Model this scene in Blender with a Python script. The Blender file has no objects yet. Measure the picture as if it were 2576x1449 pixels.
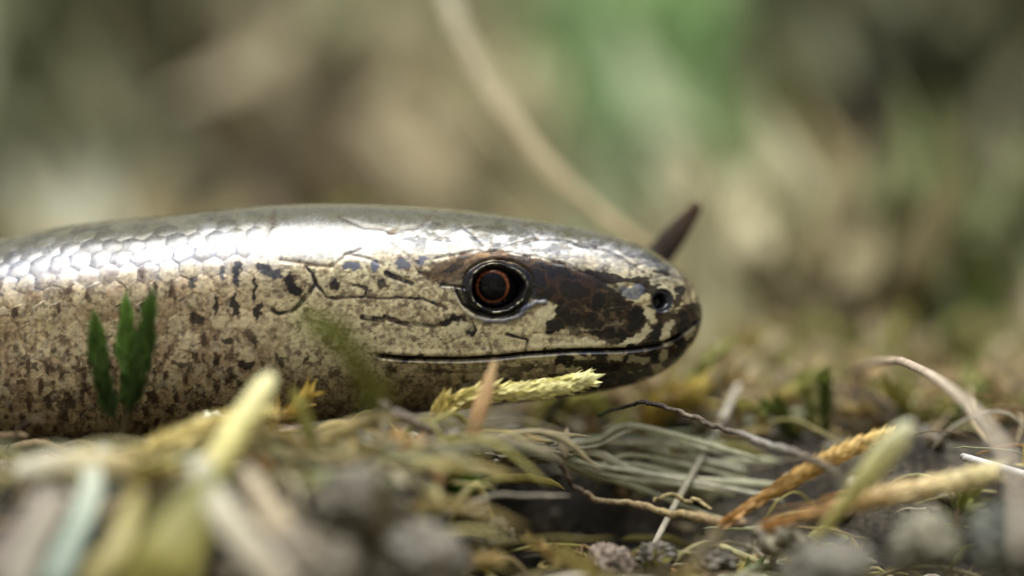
# A slow worm's head in profile on mossy ground, macro view.  Built at true size; the code works in
# millimetres (MM) and every mesh is written out in metres.
import bpy, math, random
import numpy as np

MM = 0.001
random.seed(7)
rng = np.random.default_rng(7)
SC = bpy.context.scene
COL = SC.collection

# ------------------------------------------------------------------ camera
PITCH = math.radians(4.0)
LENS, SENS, DIST = 150.0, 36.0, 133.33
TZ = 5.0                                   # the view axis passes 5 mm above the ground under the head
CAM = np.array([0.0, -DIST * math.cos(PITCH), TZ + DIST * math.sin(PITCH)])
FWD = np.array([0.0, math.cos(PITCH), -math.sin(PITCH)])
UPV = np.array([0.0, math.sin(PITCH), math.cos(PITCH)])
W, H = 2576.0, 1449.0
FPX = LENS / SENS * W                      # focal length in pixels of the measuring frame
cam_d = bpy.data.cameras.new('camera')
cam = bpy.data.objects.new('camera', cam_d)
COL.objects.link(cam)
cam.location = CAM * MM
cam.rotation_euler = (math.pi / 2 - PITCH, 0, 0)
cam_d.lens, cam_d.sensor_width = LENS, SENS
cam_d.clip_start, cam_d.clip_end = 0.002, 2000.0
cam_d.dof.use_dof = True
cam_d.dof.focus_distance = (DIST - 2.35) * MM
cam_d.dof.aperture_fstop = 18.0
cam_d.dof.aperture_blades = 0
SC.camera = cam

# ------------------------------------------------------------------ world, sun, exposure
world = bpy.data.worlds.new('World')
SC.world = world
world.use_nodes = True
wn = world.node_tree
sky = wn.nodes.new('ShaderNodeTexSky')
sky.sky_type = 'NISHITA'
sky.sun_disc = False
SUN_EL, SUN_AZ = math.radians(78), math.radians(196)     # azimuth clockwise from +Y
sky.sun_elevation, sky.sun_rotation = SUN_EL, SUN_AZ
sky.dust_density = 4.0
bg = wn.nodes['Background']
bg.inputs['Strength'].default_value = 0.05
wn.links.new(sky.outputs[0], bg.inputs['Color'])
sun_d = bpy.data.lights.new('sun', 'SUN')
sun_d.energy, sun_d.angle = 1.5, math.radians(48)
sun_d.color = (1.0, 0.998, 0.985)
sun = bpy.data.objects.new('sun', sun_d)
COL.objects.link(sun)
sun.location = (0, 0, 3)
sun.rotation_euler = (math.pi / 2 - SUN_EL, 0, math.pi - SUN_AZ)
SC.view_settings.view_transform = 'Standard'
SC.view_settings.look = 'None'
SC.view_settings.exposure = 1.6
SC.view_settings.gamma = 1.0
SC.render.engine = 'CYCLES'
SC.cycles.max_bounces = 6
SC.cycles.diffuse_bounces = 2
SC.cycles.use_denoising = True

# ------------------------------------------------------------------ helpers
def lin(c, k=1.0):
    return tuple(k * ((v / 255 / 12.92) if v <= 10 else ((v / 255 + 0.055) / 1.055) ** 2.4) for v in c)

def at(px, py, y):
    """world point (mm) on the plane y = const seen at a pixel of the 2576 x 1449 frame"""
    d = FWD + np.array([1, 0, 0]) * ((px - W / 2) / FPX) + UPV * ((H / 2 - py) / FPX)
    return CAM + d * ((y - CAM[1]) / d[1])

def mmpx(y):
    return (y - CAM[1]) / FPX

def proj(p):
    r = p - CAM
    dep = r @ FWD
    return W / 2 + FPX * r[..., 0] / dep, H / 2 - FPX * (r @ UPV) / dep

def sstep(a, b, x):
    t = np.clip((x - a) / (b - a), 0, 1)
    return t * t * (3 - 2 * t)

def hash2(ix, iy, seed=0):
    h = (ix.astype(np.int64) * 374761393 + iy.astype(np.int64) * 668265263 + seed * 974634541) & 0x7fffffff
    h = ((h ^ (h >> 13)) * 1274126177) & 0x7fffffff
    h = h ^ (h >> 16)
    return (h & 0xffff) / 65535.0

def vnoise(x, y, seed=0):
    ix, iy = np.floor(x), np.floor(y)
    fx, fy = x - ix, y - iy
    fx, fy = fx * fx * (3 - 2 * fx), fy * fy * (3 - 2 * fy)
    a, b = hash2(ix, iy, seed), hash2(ix + 1, iy, seed)
    c, d = hash2(ix, iy + 1, seed), hash2(ix + 1, iy + 1, seed)
    return (a * (1 - fx) + b * fx) * (1 - fy) + (c * (1 - fx) + d * fx) * fy

def fbm(x, y, octaves=4, seed=0):
    s, a, n = 0, 0.5, 0
    for o in range(octaves):
        s = s + a * vnoise(x * 2 ** o + 17.3 * o, y * 2 ** o - 9.1 * o, seed + o)
        n += a
        a *= 0.5
    return s / n - 0.5                     # about -0.5 .. 0.5

def pchip(xs, ys, x):
    xs, ys = np.asarray(xs, float), np.asarray(ys, float)
    h, d = np.diff(xs), np.diff(ys) / np.diff(xs)
    m = np.zeros_like(ys)
    m[0], m[-1] = d[0], d[-1]
    for i in range(1, len(xs) - 1):
        if d[i - 1] * d[i] > 0:
            w1, w2 = 2 * h[i] + h[i - 1], h[i] + 2 * h[i - 1]
            m[i] = (w1 + w2) / (w1 / d[i - 1] + w2 / d[i])
    i = np.clip(np.searchsorted(xs, x) - 1, 0, len(xs) - 2)
    t = np.clip((x - xs[i]) / h[i], 0, 1)
    return ((2 * t ** 3 - 3 * t ** 2 + 1) * ys[i] + (t ** 3 - 2 * t ** 2 + t) * h[i] * m[i]
            + (-2 * t ** 3 + 3 * t ** 2) * ys[i + 1] + (t ** 3 - t ** 2) * h[i] * m[i + 1])

def smooth_path(pts, n):
    """Catmull-Rom through the points, n samples"""
    P = np.asarray(pts, float)
    if len(P) == 2:
        t = np.linspace(0, 1, n)[:, None]
        return P[0] * (1 - t) + P[1] * t
    Q = np.vstack([2 * P[0] - P[1], P, 2 * P[-1] - P[-2]])
    u = np.linspace(0, len(P) - 1 - 1e-9, n)
    i = u.astype(int)
    t = (u - i)[:, None]
    a, b, c, d = Q[i], Q[i + 1], Q[i + 2], Q[i + 3]
    return 0.5 * (2 * b + (c - a) * t + (2 * a - 5 * b + 4 * c - d) * t ** 2 + (3 * b - a - 3 * c + d) * t ** 3)

# ------------------------------------------------------------------ materials
MATS = {}
def plant_mat(name, rough=0.55, spec=0.3, transl=0.2, noise_scale=4.0, noise_amt=0.35, bump=0.0, coat=0.0):
    m = bpy.data.materials.new(name)
    m.use_nodes = True
    nt = m.node_tree
    N, L = nt.nodes, nt.links
    pb = N['Principled BSDF']
    out = N['Material Output']
    tc = N.new('ShaderNodeTexCoord')
    mp = N.new('ShaderNodeMapping')
    mp.inputs['Scale'].default_value = (1000, 1000, 1000)      # texture space in millimetres
    L.new(tc.outputs['Object'], mp.inputs['Vector'])
    nz = N.new('ShaderNodeTexNoise')
    nz.inputs['Scale'].default_value = noise_scale
    nz.inputs['Detail'].default_value = 5
    L.new(mp.outputs[0], nz.inputs['Vector'])
    at_ = N.new('ShaderNodeAttribute')
    at_.attribute_name = 'col'
    mr = N.new('ShaderNodeMapRange')
    mr.inputs['From Min'].default_value, mr.inputs['From Max'].default_value = 0.3, 0.7
    mr.inputs['To Min'].default_value, mr.inputs['To Max'].default_value = 1 - noise_amt, 1 + noise_amt
    L.new(nz.outputs['Fac'], mr.inputs['Value'])
    mx = N.new('ShaderNodeMix')
    mx.data_type, mx.blend_type = 'RGBA', 'MULTIPLY'
    mx.inputs['Factor'].default_value = 1
    L.new(at_.outputs['Color'], mx.inputs['A'])
    L.new(mr.outputs[0], mx.inputs['B'])
    L.new(mx.outputs['Result'], pb.inputs['Base Color'])
    pb.inputs['Roughness'].default_value = rough
    pb.inputs['Specular IOR Level'].default_value = spec
    pb.inputs['Coat Weight'].default_value = coat
    pb.inputs['Coat Roughness'].default_value = 0.2
    if bump:
        bp = N.new('ShaderNodeBump')
        bp.inputs['Strength'].default_value = 0.6
        bp.inputs['Distance'].default_value = bump * MM
        L.new(nz.outputs['Fac'], bp.inputs['Height'])
        L.new(bp.outputs[0], pb.inputs['Normal'])
    if transl:
        tr = N.new('ShaderNodeBsdfTranslucent')
        L.new(mx.outputs['Result'], tr.inputs['Color'])
        ms = N.new('ShaderNodeMixShader')
        ms.inputs[0].default_value = transl
        L.new(pb.outputs[0], ms.inputs[1])
        L.new(tr.outputs[0], ms.inputs[2])
        L.new(ms.outputs[0], out.inputs['Surface'])
    MATS[name] = m
    return m

plant_mat('leaf_tissue', 0.5, 0.35, 0.25, 3.0, 0.22)
plant_mat('dry_straw', 0.6, 0.3, 0.12, 2.5, 0.25, bump=0.05)
plant_mat('twig_bark', 0.7, 0.35, 0.0, 7.0, 0.55, bump=0.12)
plant_mat('soil_grain', 0.5, 0.5, 0.0, 5.0, 0.5, bump=0.15)
plant_mat('undergrowth_leaf', 0.7, 0.2, 0.2, 0.6, 0.25)

# ------------------------------------------------------------------ mesh building
class MB:
    """collects quads with a colour per vertex, in world millimetres"""
    def __init__(s):
        s.v, s.f, s.c, s.n = [], [], [], 0
    def grid(s, P, c, close_u=False, close_v=False):
        """P: (nu, nv, 3); c: (3,) or (nu,nv,3)"""
        nu, nv = P.shape[:2]
        s.v.append(P.reshape(-1, 3))
        s.c.append(np.broadcast_to(np.asarray(c, float), P.shape).reshape(-1, 3))
        iu = np.arange(nu if close_u else nu - 1)
        iv = np.arange(nv if close_v else nv - 1)
        a, b = np.meshgrid(iu, iv, indexing='ij')
        a2, b2 = (a + 1) % nu, (b + 1) % nv
        q = np.stack([a * nv + b, a2 * nv + b, a2 * nv + b2, a * nv + b2], -1).reshape(-1, 4) + s.n
        s.f.append(q)
        s.n += nu * nv
    def build(s, name, mat, parent=None, origin=None, smooth=True):
        v, f, c = np.vstack(s.v), np.vstack(s.f), np.vstack(s.c)
        if parent is not None:
            o3 = np.array(parent['_o'])
        elif origin is not None:
            o3 = np.asarray(origin, float)
        else:
            o3 = np.array([v[:, 0].mean(), v[:, 1].mean(), v[:, 2].min()])
        me = bpy.data.meshes.new(name)
        me.vertices.add(len(v))
        me.vertices.foreach_set('co', ((v - o3) * MM).astype(np.float32).ravel())
        me.loops.add(f.size)
        me.loops.foreach_set('vertex_index', f.astype(np.int32).ravel())
        me.polygons.add(len(f))
        me.polygons.foreach_set('loop_start', np.arange(0, f.size, 4, dtype=np.int32))
        me.polygons.foreach_set('use_smooth', np.full(len(f), smooth))
        me.update(calc_edges=True)
        ca = me.color_attributes.new('col', 'FLOAT_COLOR', 'POINT')
        ca.data.foreach_set('color', np.hstack([c, np.ones((len(c), 1))]).astype(np.float32).ravel())
        me.materials.append(MATS[mat] if isinstance(mat, str) else mat)
        ob = bpy.data.objects.new(name, me)
        COL.objects.link(ob)
        if parent is not None:
            ob.parent = parent
        else:
            ob.location = o3 * MM
        return ob

def tag(o, label=None, cat=None, group=None, kind=None):
    if label: o['label'] = label
    if cat: o['category'] = cat
    if group: o['group'] = group
    if kind: o['kind'] = kind
    return o

EMPTIES = []
def empty(name, base, label, cat, group=None):
    e = bpy.data.objects.new(name, None)
    COL.objects.link(e)
    e.empty_display_size = 0.002
    e.location = np.asarray(base, float) * MM
    e['_o'] = [float(x) for x in base]
    EMPTIES.append(e)
    return tag(e, label, cat, group)

def frames(P):
    T = np.gradient(P, axis=0)
    T /= np.linalg.norm(T, axis=1)[:, None] + 1e-12
    ref = np.array([0.0, -1.0, 0.15])
    B = np.cross(T, ref)
    B /= np.linalg.norm(B, axis=1)[:, None] + 1e-9
    Nn = np.cross(B, T)
    return T, B, Nn                        # Nn points to the camera side, B across

def tube(mb, P, rad, c, sides=8, flat=1.0, rough=0.0, seed=0, twist=0.0, cup=0.0):
    """a stem / blade: rad (n,), flat = thickness across the view / width; closed tips"""
    n = len(P)
    T, B, Nn = frames(P)
    rad = np.asarray(rad, float) * np.ones(n)
    rad[0] *= 0.05; rad[-1] *= 0.05
    th = np.linspace(0, 2 * math.pi, sides, endpoint=False)
    r = rad[:, None] * np.ones(sides)
    if rough:
        u = np.linspace(0, n * 0.35, n)[:, None]
        r = r * (1 + rough * 2 * fbm(u + 0 * th, 1.3 * np.cos(th)[None] + 7 * seed + 0 * u, 3, seed))
    a = th[None] + (np.linspace(0, twist, n))[:, None]
    X = np.cos(th)[None] * r
    Y = np.sin(th)[None] * r * flat + cup * r * (np.cos(th)[None] ** 2)
    ct, st = np.cos(np.linspace(0, twist, n))[:, None], np.sin(np.linspace(0, twist, n))[:, None]
    X, Y = X * ct - Y * st, X * st + Y * ct
    V = P[:, None] + B[:, None] * X[..., None] + Nn[:, None] * Y[..., None]
    c = np.asarray(c, float)
    if c.ndim == 2:
        c = np.repeat(c[:, None], sides, 1)
    mb.grid(V, c, close_v=True)

def grad(cols, n):
    cols = np.array([lin(c) if max(c) > 1.5 else c for c in cols], float)
    t = np.linspace(0, len(cols) - 1, n)
    i = np.clip(t.astype(int), 0, len(cols) - 2)
    f = (t - i)[:, None]
    return cols[i] * (1 - f) + cols[i + 1] * f

LEAF_T = np.array([0, 0.15, 0.35, 0.6, 0.82, 1.0])
def leaf(mb, base, d, n, L, wd, c0, c1, curl=0.3, cup=0.35, hair=0.0):
    """one pointed, boat-shaped leaf; d = direction, n = its outer face"""
    d = d / np.linalg.norm(d)
    b = np.cross(d, n); b /= np.linalg.norm(b) + 1e-9
    n = np.cross(b, d)
    t = LEAF_T
    wpr = np.array([0.5, 0.9, 1.0, 0.75, 0.32, 0.02 + hair * 0.0]) * wd / 2
    ctr = base + d * (t * L)[:, None] + n * (curl * L * (t ** 2 - t) * 1.0)[:, None]
    if hair:
        ctr[-1] += d * hair
    V = np.stack([ctr - b * wpr[:, None] - n * (cup * wpr)[:, None], ctr,
                  ctr + b * wpr[:, None] - n * (cup * wpr)[:, None]], 1)
    c = np.asarray(c0)[None] * (1 - t)[:, None] + np.asarray(c1)[None] * t[:, None]
    mb.grid(V, c[:, None] * np.array([1.22, .85, 1.18])[None, :, None])

def shoot(mb, P, rprof, leaf_l, leaf_w, n, c0, c1, spread=0.35, hair=0.0, tipspread=None, stem=None, jit=0.15, r=random):
    """moss shoot: overlapping leaves in a spiral round a path"""
    T, B, Nn = frames(P)
    m = len(P)
    for k in range(n):
        u = (k + 0.5) / n
        f = u * (m - 1) * 0.985
        i = int(f); t = f - i
        i2 = min(i + 1, m - 1)
        p = P[i] * (1 - t) + P[i2] * t
        rad = float(np.interp(u, np.linspace(0, 1, len(rprof)), rprof))
        a = k * 2.39996 + r.uniform(-.3, .3)
        o = B[i] * math.cos(a) + Nn[i] * math.sin(a)
        sp = spread if tipspread is None else spread * (1 - u) + tipspread * u
        sp *= r.uniform(1 - jit, 1 + jit)
        d = T[i] * math.cos(sp) + o * math.sin(sp)
        nrm = o * math.cos(sp) - T[i] * math.sin(sp)
        ll = leaf_l * r.uniform(1 - jit, 1 + jit) * (0.75 + 0.25 * rad / max(rprof))
        g = r.uniform(0.8, 1.2)
        mix = u
        cc0 = np.asarray(c0) * (1 - mix) + np.asarray(c1) * mix
        leaf(mb, p + o * rad * 0.75, d, nrm, ll, leaf_w * r.uniform(.85, 1.15) * (0.6 + 0.4 * rad / max(rprof)), cc0 * g * 0.9, cc0 * g * 1.08, 0.25, 0.5, hair * r.uniform(.4, 1.3))

# ------------------------------------------------------------------ the ground
def terrain(x, y):
    x, y = np.asarray(x, float), np.asarray(y, float)
    wob = 1.0 * np.sin(x * 0.55 + 0.6) + 0.7 * np.sin(x * 1.3 + 2.0)
    edge = np.interp(x, [-30, -5, -2.6, -1.0, 1, 7, 12.5, 30], [-10.5, -10, -6.0, 2.2, 4.5, 5.5, 0.5, -1]) + wob
    deep = np.interp(x, [-30, -4, -1, 9, 13, 30], [6.5, 6.5, 4.4, 4.4, 5.5, 6])
    z = -deep * sstep(0, 1, (edge - y) / 5.5) - 0.05 * np.clip(-y - 8, 0, 80)
    z = z - 5.0 * np.exp(-(((x - 0.35) / 1.5) ** 2 + ((y + 1.2) / 2.6) ** 2) ** 1.5)    # the dark hole under the chin
    z = z - 1.9 * sstep(-3.5, -6.5, x) * np.exp(-((y + 6.2) / 2.2) ** 2)                 # a dip beside the belly
    d = np.hypot(x, y)
    near = 1 - sstep(60, 140, d)
    amp = 1 - 0.55 * np.exp(-((y - 0) / 3.5) ** 2) * (x < 8)
    z = z + near * amp * (1.5 * fbm(x / 4.2 + 3.7, y / 4.2, 3, 3) + 0.9 * fbm(x / 1.4, y / 1.4, 3, 9) + 0.3 * fbm(x / 0.4, y / 0.4, 2, 5))
    z = z + sstep(15, 120, d) * 9 * fbm(x / 60, y / 60, 4, 21) + sstep(300, 2000, d) * 160 * fbm(x / 900, y / 900, 4, 31)
    z = z + 1150 * sstep(420, 1700, np.hypot(x * .9, y - 60) + 250 * fbm(x / 900, y / 900, 2, 43)) * (0.8 + 0.5 * fbm(x / 700, y / 700, 3, 41))   # banks all round, added to block low sky light
    return z

def axis(lo, hi, step, far):
    a = [np.arange(lo, hi + step / 2, step)]
    s, p, up = step, hi, []
    while p < far:
        s *= 1.13; p += s; up.append(p)
    s, q, dn = step, lo, []
    while q > -far:
        s *= 1.13; q -= s; dn.append(q)
    return np.concatenate([dn[::-1], a[0], up])
gx, gy = axis(-20, 20, 0.2, 4e5), axis(-14, 16, 0.2, 4e5)
X, Y = np.meshgrid(gx, gy, indexing='ij')
Z = terrain(X, Y)
m = bpy.data.materials.new('soil_and_turf')
m.use_nodes = True
nt = m.node_tree; N, L = nt.nodes, nt.links
pb = N['Principled BSDF']
tc = N.new('ShaderNodeTexCoord')
mp = N.new('ShaderNodeMapping'); mp.inputs['Scale'].default_value = (1000, 1000, 1000)
L.new(tc.outputs['Object'], mp.inputs['Vector'])
def noise(scale, detail=6):
    n = N.new('ShaderNodeTexNoise'); n.inputs['Scale'].default_value = scale; n.inputs['Detail'].default_value = detail
    L.new(mp.outputs[0], n.inputs['Vector'])
    return n
def ramp(fac, stops):
    r = N.new('ShaderNodeValToRGB')
    e = r.color_ramp.elements
    e[0].position, e[0].color = stops[0][0], (*stops[0][1], 1)
    e[1].position, e[1].color = stops[-1][0], (*stops[-1][1], 1)
    for p, c in stops[1:-1]:
        k = e.new(p); k.color = (*c, 1)
    L.new(fac, r.inputs[0])
    return r
n1, n2, n3 = noise(0.5), noise(3.0, 8), noise(0.02, 5)
r1 = ramp(n1.outputs['Fac'], [(0.32, (0.02, 0.016, 0.011)), (0.5, (0.05, 0.043, 0.03)), (0.62, (0.10, 0.09, 0.065)), (0.75, (0.07, 0.065, 0.03))])
r2 = ramp(n2.outputs['Fac'], [(0.3, (0.3, 0.3, 0.3)), (0.7, (1.5, 1.45, 1.4))])
mu = N.new('ShaderNodeMix'); mu.data_type, mu.blend_type = 'RGBA', 'MULTIPLY'; mu.inputs['Factor'].default_value = 1
L.new(r1.outputs[0], mu.inputs['A']); L.new(r2.outputs[0], mu.inputs['B'])
r3 = ramp(n3.outputs['Fac'], [(0.3, (0.15, 0.15, 0.07)), (0.5, (0.30, 0.26, 0.17)), (0.7, (0.40, 0.35, 0.25))])
atr = N.new('ShaderNodeAttribute'); atr.attribute_name = 'col'
mf = N.new('ShaderNodeMix'); mf.data_type = 'RGBA'
L.new(atr.outputs['Fac'], mf.inputs['Factor'])
L.new(mu.outputs['Result'], mf.inputs['A']); L.new(r3.outputs[0], mf.inputs['B'])
L.new(mf.outputs['Result'], pb.inputs['Base Color'])
pb.inputs['Roughness'].default_value = 0.8
pb.inputs['Specular IOR Level'].default_value = 0.25
bp = N.new('ShaderNodeBump'); bp.inputs['Strength'].default_value = 0.7; bp.inputs['Distance'].default_value = 0.2 * MM
L.new(n2.outputs['Fac'], bp.inputs['Height']); L.new(bp.outputs[0], pb.inputs['Normal'])
MATS['soil_and_turf'] = m
mb = MB()
far_c = np.maximum(sstep(20, 70, np.hypot(X, Y)), sstep(4, 14, Y))                  # bare soil near, turf farther off
mb.grid(np.stack([X, Y, Z], -1), np.repeat(far_c[..., None], 3, -1))
ground = mb.build('ground', 'soil_and_turf', origin=(0, 0, 0))
ground['kind'] = 'structure'
def ground_z(x, y):
    i = min(max(int(np.searchsorted(gx, x)) - 1, 0), len(gx) - 2); j = min(max(int(np.searchsorted(gy, y)) - 1, 0), len(gy) - 2)
    u, v = (x - gx[i]) / (gx[i + 1] - gx[i]), (y - gy[j]) / (gy[j + 1] - gy[j])
    return float((Z[i, j] * (1 - u) + Z[i + 1, j] * u) * (1 - v) + (Z[i, j + 1] * (1 - u) + Z[i + 1, j + 1] * u) * v)

# ------------------------------------------------------------------ the slow worm
TIP = 1767.0
def q_of(px): return np.sqrt(np.maximum(TIP - px, 0))
top_pts = [(1767, 789), (1764, 765), (1756, 742), (1734, 701), (1693, 664), (1631, 623), (1537, 589), (1412, 562), (1300, 546), (1150, 528), (1000, 518), (850, 512), (700, 515), (550, 528), (400, 545), (250, 558), (100, 582), (0, 603), (-200, 650)]
bot_pts = [(1767, 789), (1766, 808), (1760, 832), (1734, 878), (1693, 918), (1631, 953), (1537, 980), (1440, 996), (1300, 1012), (1150, 1028), (1000, 1042), (850, 1055), (700, 1068), (500, 1090), (300, 1115), (100, 1140), (0, 1150), (-200, 1170)]
wid_pts = [(1767, 0), (1764, .36), (1756, .68), (1734, 1.12), (1693, 1.5), (1631, 1.83), (1537, 2.15), (1400, 2.45), (1240, 2.7), (1000, 2.98), (743, 3.05), (470, 3.1), (200, 3.3), (-200, 3.5)]
mid_pts = [(1767, 789), (1734, 792), (1631, 800), (1500, 808), (1240, 812), (1000, 815), (700, 822), (470, 835), (200, 860), (-200, 905)]
def prof(pts, px):
    a = np.array(pts)
    return pchip(q_of(a[:, 0]), a[:, 1], q_of(px))
# ring stations: fine in view, coarse for the body beyond the frame
q_end = math.sqrt(TIP + 40)
px_r = np.concatenate([TIP - np.linspace(0.15, 12, 46) ** 2, np.arange(TIP - 144 - 2.6, -45, -2.6)])
pz = lambda py: np.array([at(W / 2, v, 0.0)[2] for v in np.atleast_1d(py)])
rx = (px_r - W / 2) * mmpx(0)
r_top, r_bot, r_mid, r_w = pz(prof(top_pts, px_r)), pz(prof(bot_pts, px_r)), pz(prof(mid_pts, px_r)), prof(wid_pts, px_r)
r_y = 2.6 * sstep(700, -250, px_r) * 1.0
r_y = np.where(px_r > 700, 0, 1.7 * np.clip((700 - px_r) / 900, 0, None) ** 2)
# the rest of the animal: out of the frame to the left, curving back to the tail
sp = smooth_path([(rx[-2], r_y[-2]), (rx[-1], r_y[-1]), (-24, 4.2), (-34, 9), (-47, 26), (-50, 52), (-66, 78), (-96, 88), (-128, 78), (-160, 84), (-192, 100), (-228, 102)], 460)
k0 = np.argmax(sp[:, 0] < rx[-1] - 0.35)
sp = sp[k0:]
s_len = np.concatenate([[0], np.cumsum(np.linalg.norm(np.diff(sp, axis=0), axis=1))])
tl = s_len / s_len[-1]
t_w = pchip([0, .15, .45, .75, .93, 1], [r_w[-1], 3.9, 4.1, 3.0, 1.3, .08], tl)
hh0 = (r_top[-1] - r_bot[-1]) / 2
t_h = pchip([0, .15, .45, .75, .93, 1], [hh0, 3.7, 3.9, 2.8, 1.25, .08], tl)
tz = terrain(sp[:, 0], sp[:, 1])
ker = np.ones(41) / 41
tz = np.convolve(np.pad(tz, 20, 'edge'), ker, 'valid')
b0 = r_bot[-1]
t_bot = b0 + (tz + 0.15 - b0) * sstep(0, 0.12, tl)
r_top_all = np.concatenate([r_top, t_bot + 2 * t_h])
r_bot_all = np.concatenate([r_bot, t_bot])
mid_f = (r_mid[-1] - r_bot[-1]) / (2 * hh0)
r_mid_all = np.concatenate([r_mid, t_bot + 2 * t_h * mid_f])
r_w_all = np.concatenate([r_w, t_w])
SPX, SPY = np.concatenate([rx, sp[:, 0]]), np.concatenate([r_y, sp[:, 1]])
tx, ty = np.gradient(SPX), np.gradient(SPY)
ln = np.hypot(tx, ty); tx, ty = tx / ln, ty / ln
head_w = sstep(700, 400, np.concatenate([px_r, np.full(len(sp), -100.)]))
tx, ty = tx * head_w - (1 - head_w), ty * head_w
ln = np.hypot(tx, ty); tx, ty = tx / ln, ty / ln
nxv, nyv = -ty, tx                                      # across the body; camera side (-y) where tx < 0
# angles: theta 0 = back, 90 deg = camera side, 180 = belly
NS, NF = 470, 130
th = np.concatenate([np.linspace(0, math.pi, NS, endpoint=False), np.linspace(math.pi, 2 * math.pi, NF, endpoint=False)])
EXP = 2 / 2.25
cs, sn = np.cos(th), np.sin(th)
CC = np.sign(cs) * np.abs(cs) ** EXP
SS = np.sign(sn) * np.abs(sn) ** EXP
vz = np.where(CC[None] > 0, r_mid_all[:, None] + CC[None] * (r_top_all - r_mid_all)[:, None], r_mid_all[:, None] + CC[None] * (r_mid_all - r_bot_all)[:, None])
off = SS[None] * r_w_all[:, None]
P0 = np.stack([SPX[:, None] + nxv[:, None] * off, SPY[:, None] + nyv[:, None] * off, vz], -1)
# outward normals of the plain body
dA = np.gradient(P0, axis=0)
dB = np.roll(P0, -1, 1) - np.roll(P0, 1, 1)
NRM = np.cross(dA, dB)
NRM /= np.linalg.norm(NRM, axis=-1)[..., None] + 1e-12
cen = np.stack([SPX, SPY, r_mid_all], -1)[:, None]
flip = np.sign(np.sum(NRM * (P0 - cen), -1))
NRM *= np.where(flip == 0, 1, flip)[..., None]
# where each point (or its mirror twin on the far flank) shows in side view
Pm = P0.copy()
far = th > math.pi
Pm[:, far, 1] = 2 * SPY[:, None] - Pm[:, far, 1]
FX, FY = proj(Pm)
s_ax = np.concatenate([[0], np.cumsum(np.hypot(np.diff(SPX), np.diff(SPY)))])[:, None] + 0 * th[None]
arc = np.linalg.norm(np.diff(P0, axis=1, append=P0[:, :1]), axis=-1)
vtop = np.concatenate([np.zeros((len(P0), 1)), np.cumsum(arc, 1)[:, :-1]], 1)
tot = arc.sum(1)[:, None]
v_arc = np.minimum(vtop, tot - vtop)                    # mm down from the midline of the back

inview = FX > -60
WX = FX + 26 * fbm(FX / 30, FY / 30, 3, 51) + 15 * fbm(FX / 10, FY / 10, 2, 52)     # ragged edges for the marks
WY = FY + 26 * fbm(FX / 30, FY / 30, 3, 61) + 15 * fbm(FX / 10, FY / 10, 2, 62)
LX = FX + 7 * fbm(FX / 34, FY / 34, 2, 53)
LY = FY + 7 * fbm(FX / 34, FY / 34, 2, 63)

def pdist(pts, X_, Y_, margin=40):
    pts = np.asarray(pts, float)
    D = np.full(X_.shape, 1e9)
    bb = (X_ > pts[:, 0].min() - margin) & (X_ < pts[:, 0].max() + margin) & (Y_ > pts[:, 1].min() - margin) & (Y_ < pts[:, 1].max() + margin)
    x, y = X_[bb], Y_[bb]
    d = np.full(x.shape, 1e9)
    for (x0, y0), (x1, y1) in zip(pts[:-1], pts[1:]):
        l2 = (x1 - x0) ** 2 + (y1 - y0) ** 2 + 1e-9
        t = np.clip(((x - x0) * (x1 - x0) + (y - y0) * (y1 - y0)) / l2, 0, 1)
        d = np.minimum(d, np.hypot(x - x0 - t * (x1 - x0), y - y0 - t * (y1 - y0)))
    D[bb] = d
    return D

def edist(cx, cy, rx_, ry_, rot=0, X_=None, Y_=None):
    X_ = WX if X_ is None else X_
    Y_ = WY if Y_ is None else Y_
    c, s = math.cos(math.radians(rot)), math.sin(math.radians(rot))
    dx, dy = X_ - cx, Y_ - cy
    return np.hypot((dx * c + dy * s) / rx_, (-dx * s + dy * c) / ry_)

disp = np.zeros(FX.shape)
A = lambda *c: np.array(c, float)
# --- ground colours of the skin
cream, buff, bronze = A(.63, .555, .325), A(.585, .455, .265), A(.30, .25, .15)
black, brown, slate = A(.010, .009, .009), A(.060, .032, .016), A(.10, .11, .14)
headness = sstep(560, 760, FX - 0.15 * (FY - 750))
n_fine = fbm(FX / 9, FY / 9, 4, 71)
n_mid = fbm(FX / 40, FY / 34, 4, 72)
n_big = fbm(FX / 120, FY / 90, 3, 73)
C = buff[None, None] * (1 - headness[..., None]) + cream[None, None] * headness[..., None]
def mix(mask, col):
    global C
    mk = np.clip(mask, 0, 1)[..., None]
    C = C * (1 - mk) + col * mk
mix(sstep(.0, .30, n_mid + .5 * n_fine) * .55, A(.30, .235, .13))
mix(sstep(.05, .3, -n_mid + .5 * n_fine) * .35, A(.58, .53, .33))
mix(sstep(.02, .22, n_fine) * .5, A(.17, .125, .07))
mix(sstep(.05, .2, fbm(FX / 15, FY / 12, 3, 74)) * .5, A(.22, .16, .09))
mix(sstep(.10, .25, fbm(FX / 22, FY / 18, 3, 79) + .4 * n_fine) * .5, A(.09, .07, .05))
# throat and belly: browner than the lips, with their shade put into the colour
mix(sstep(905, 990, FY) * .5 * headness + sstep(960, 1060, FY) * .35 * (1 - headness), A(.27, .20, .10))
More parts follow.
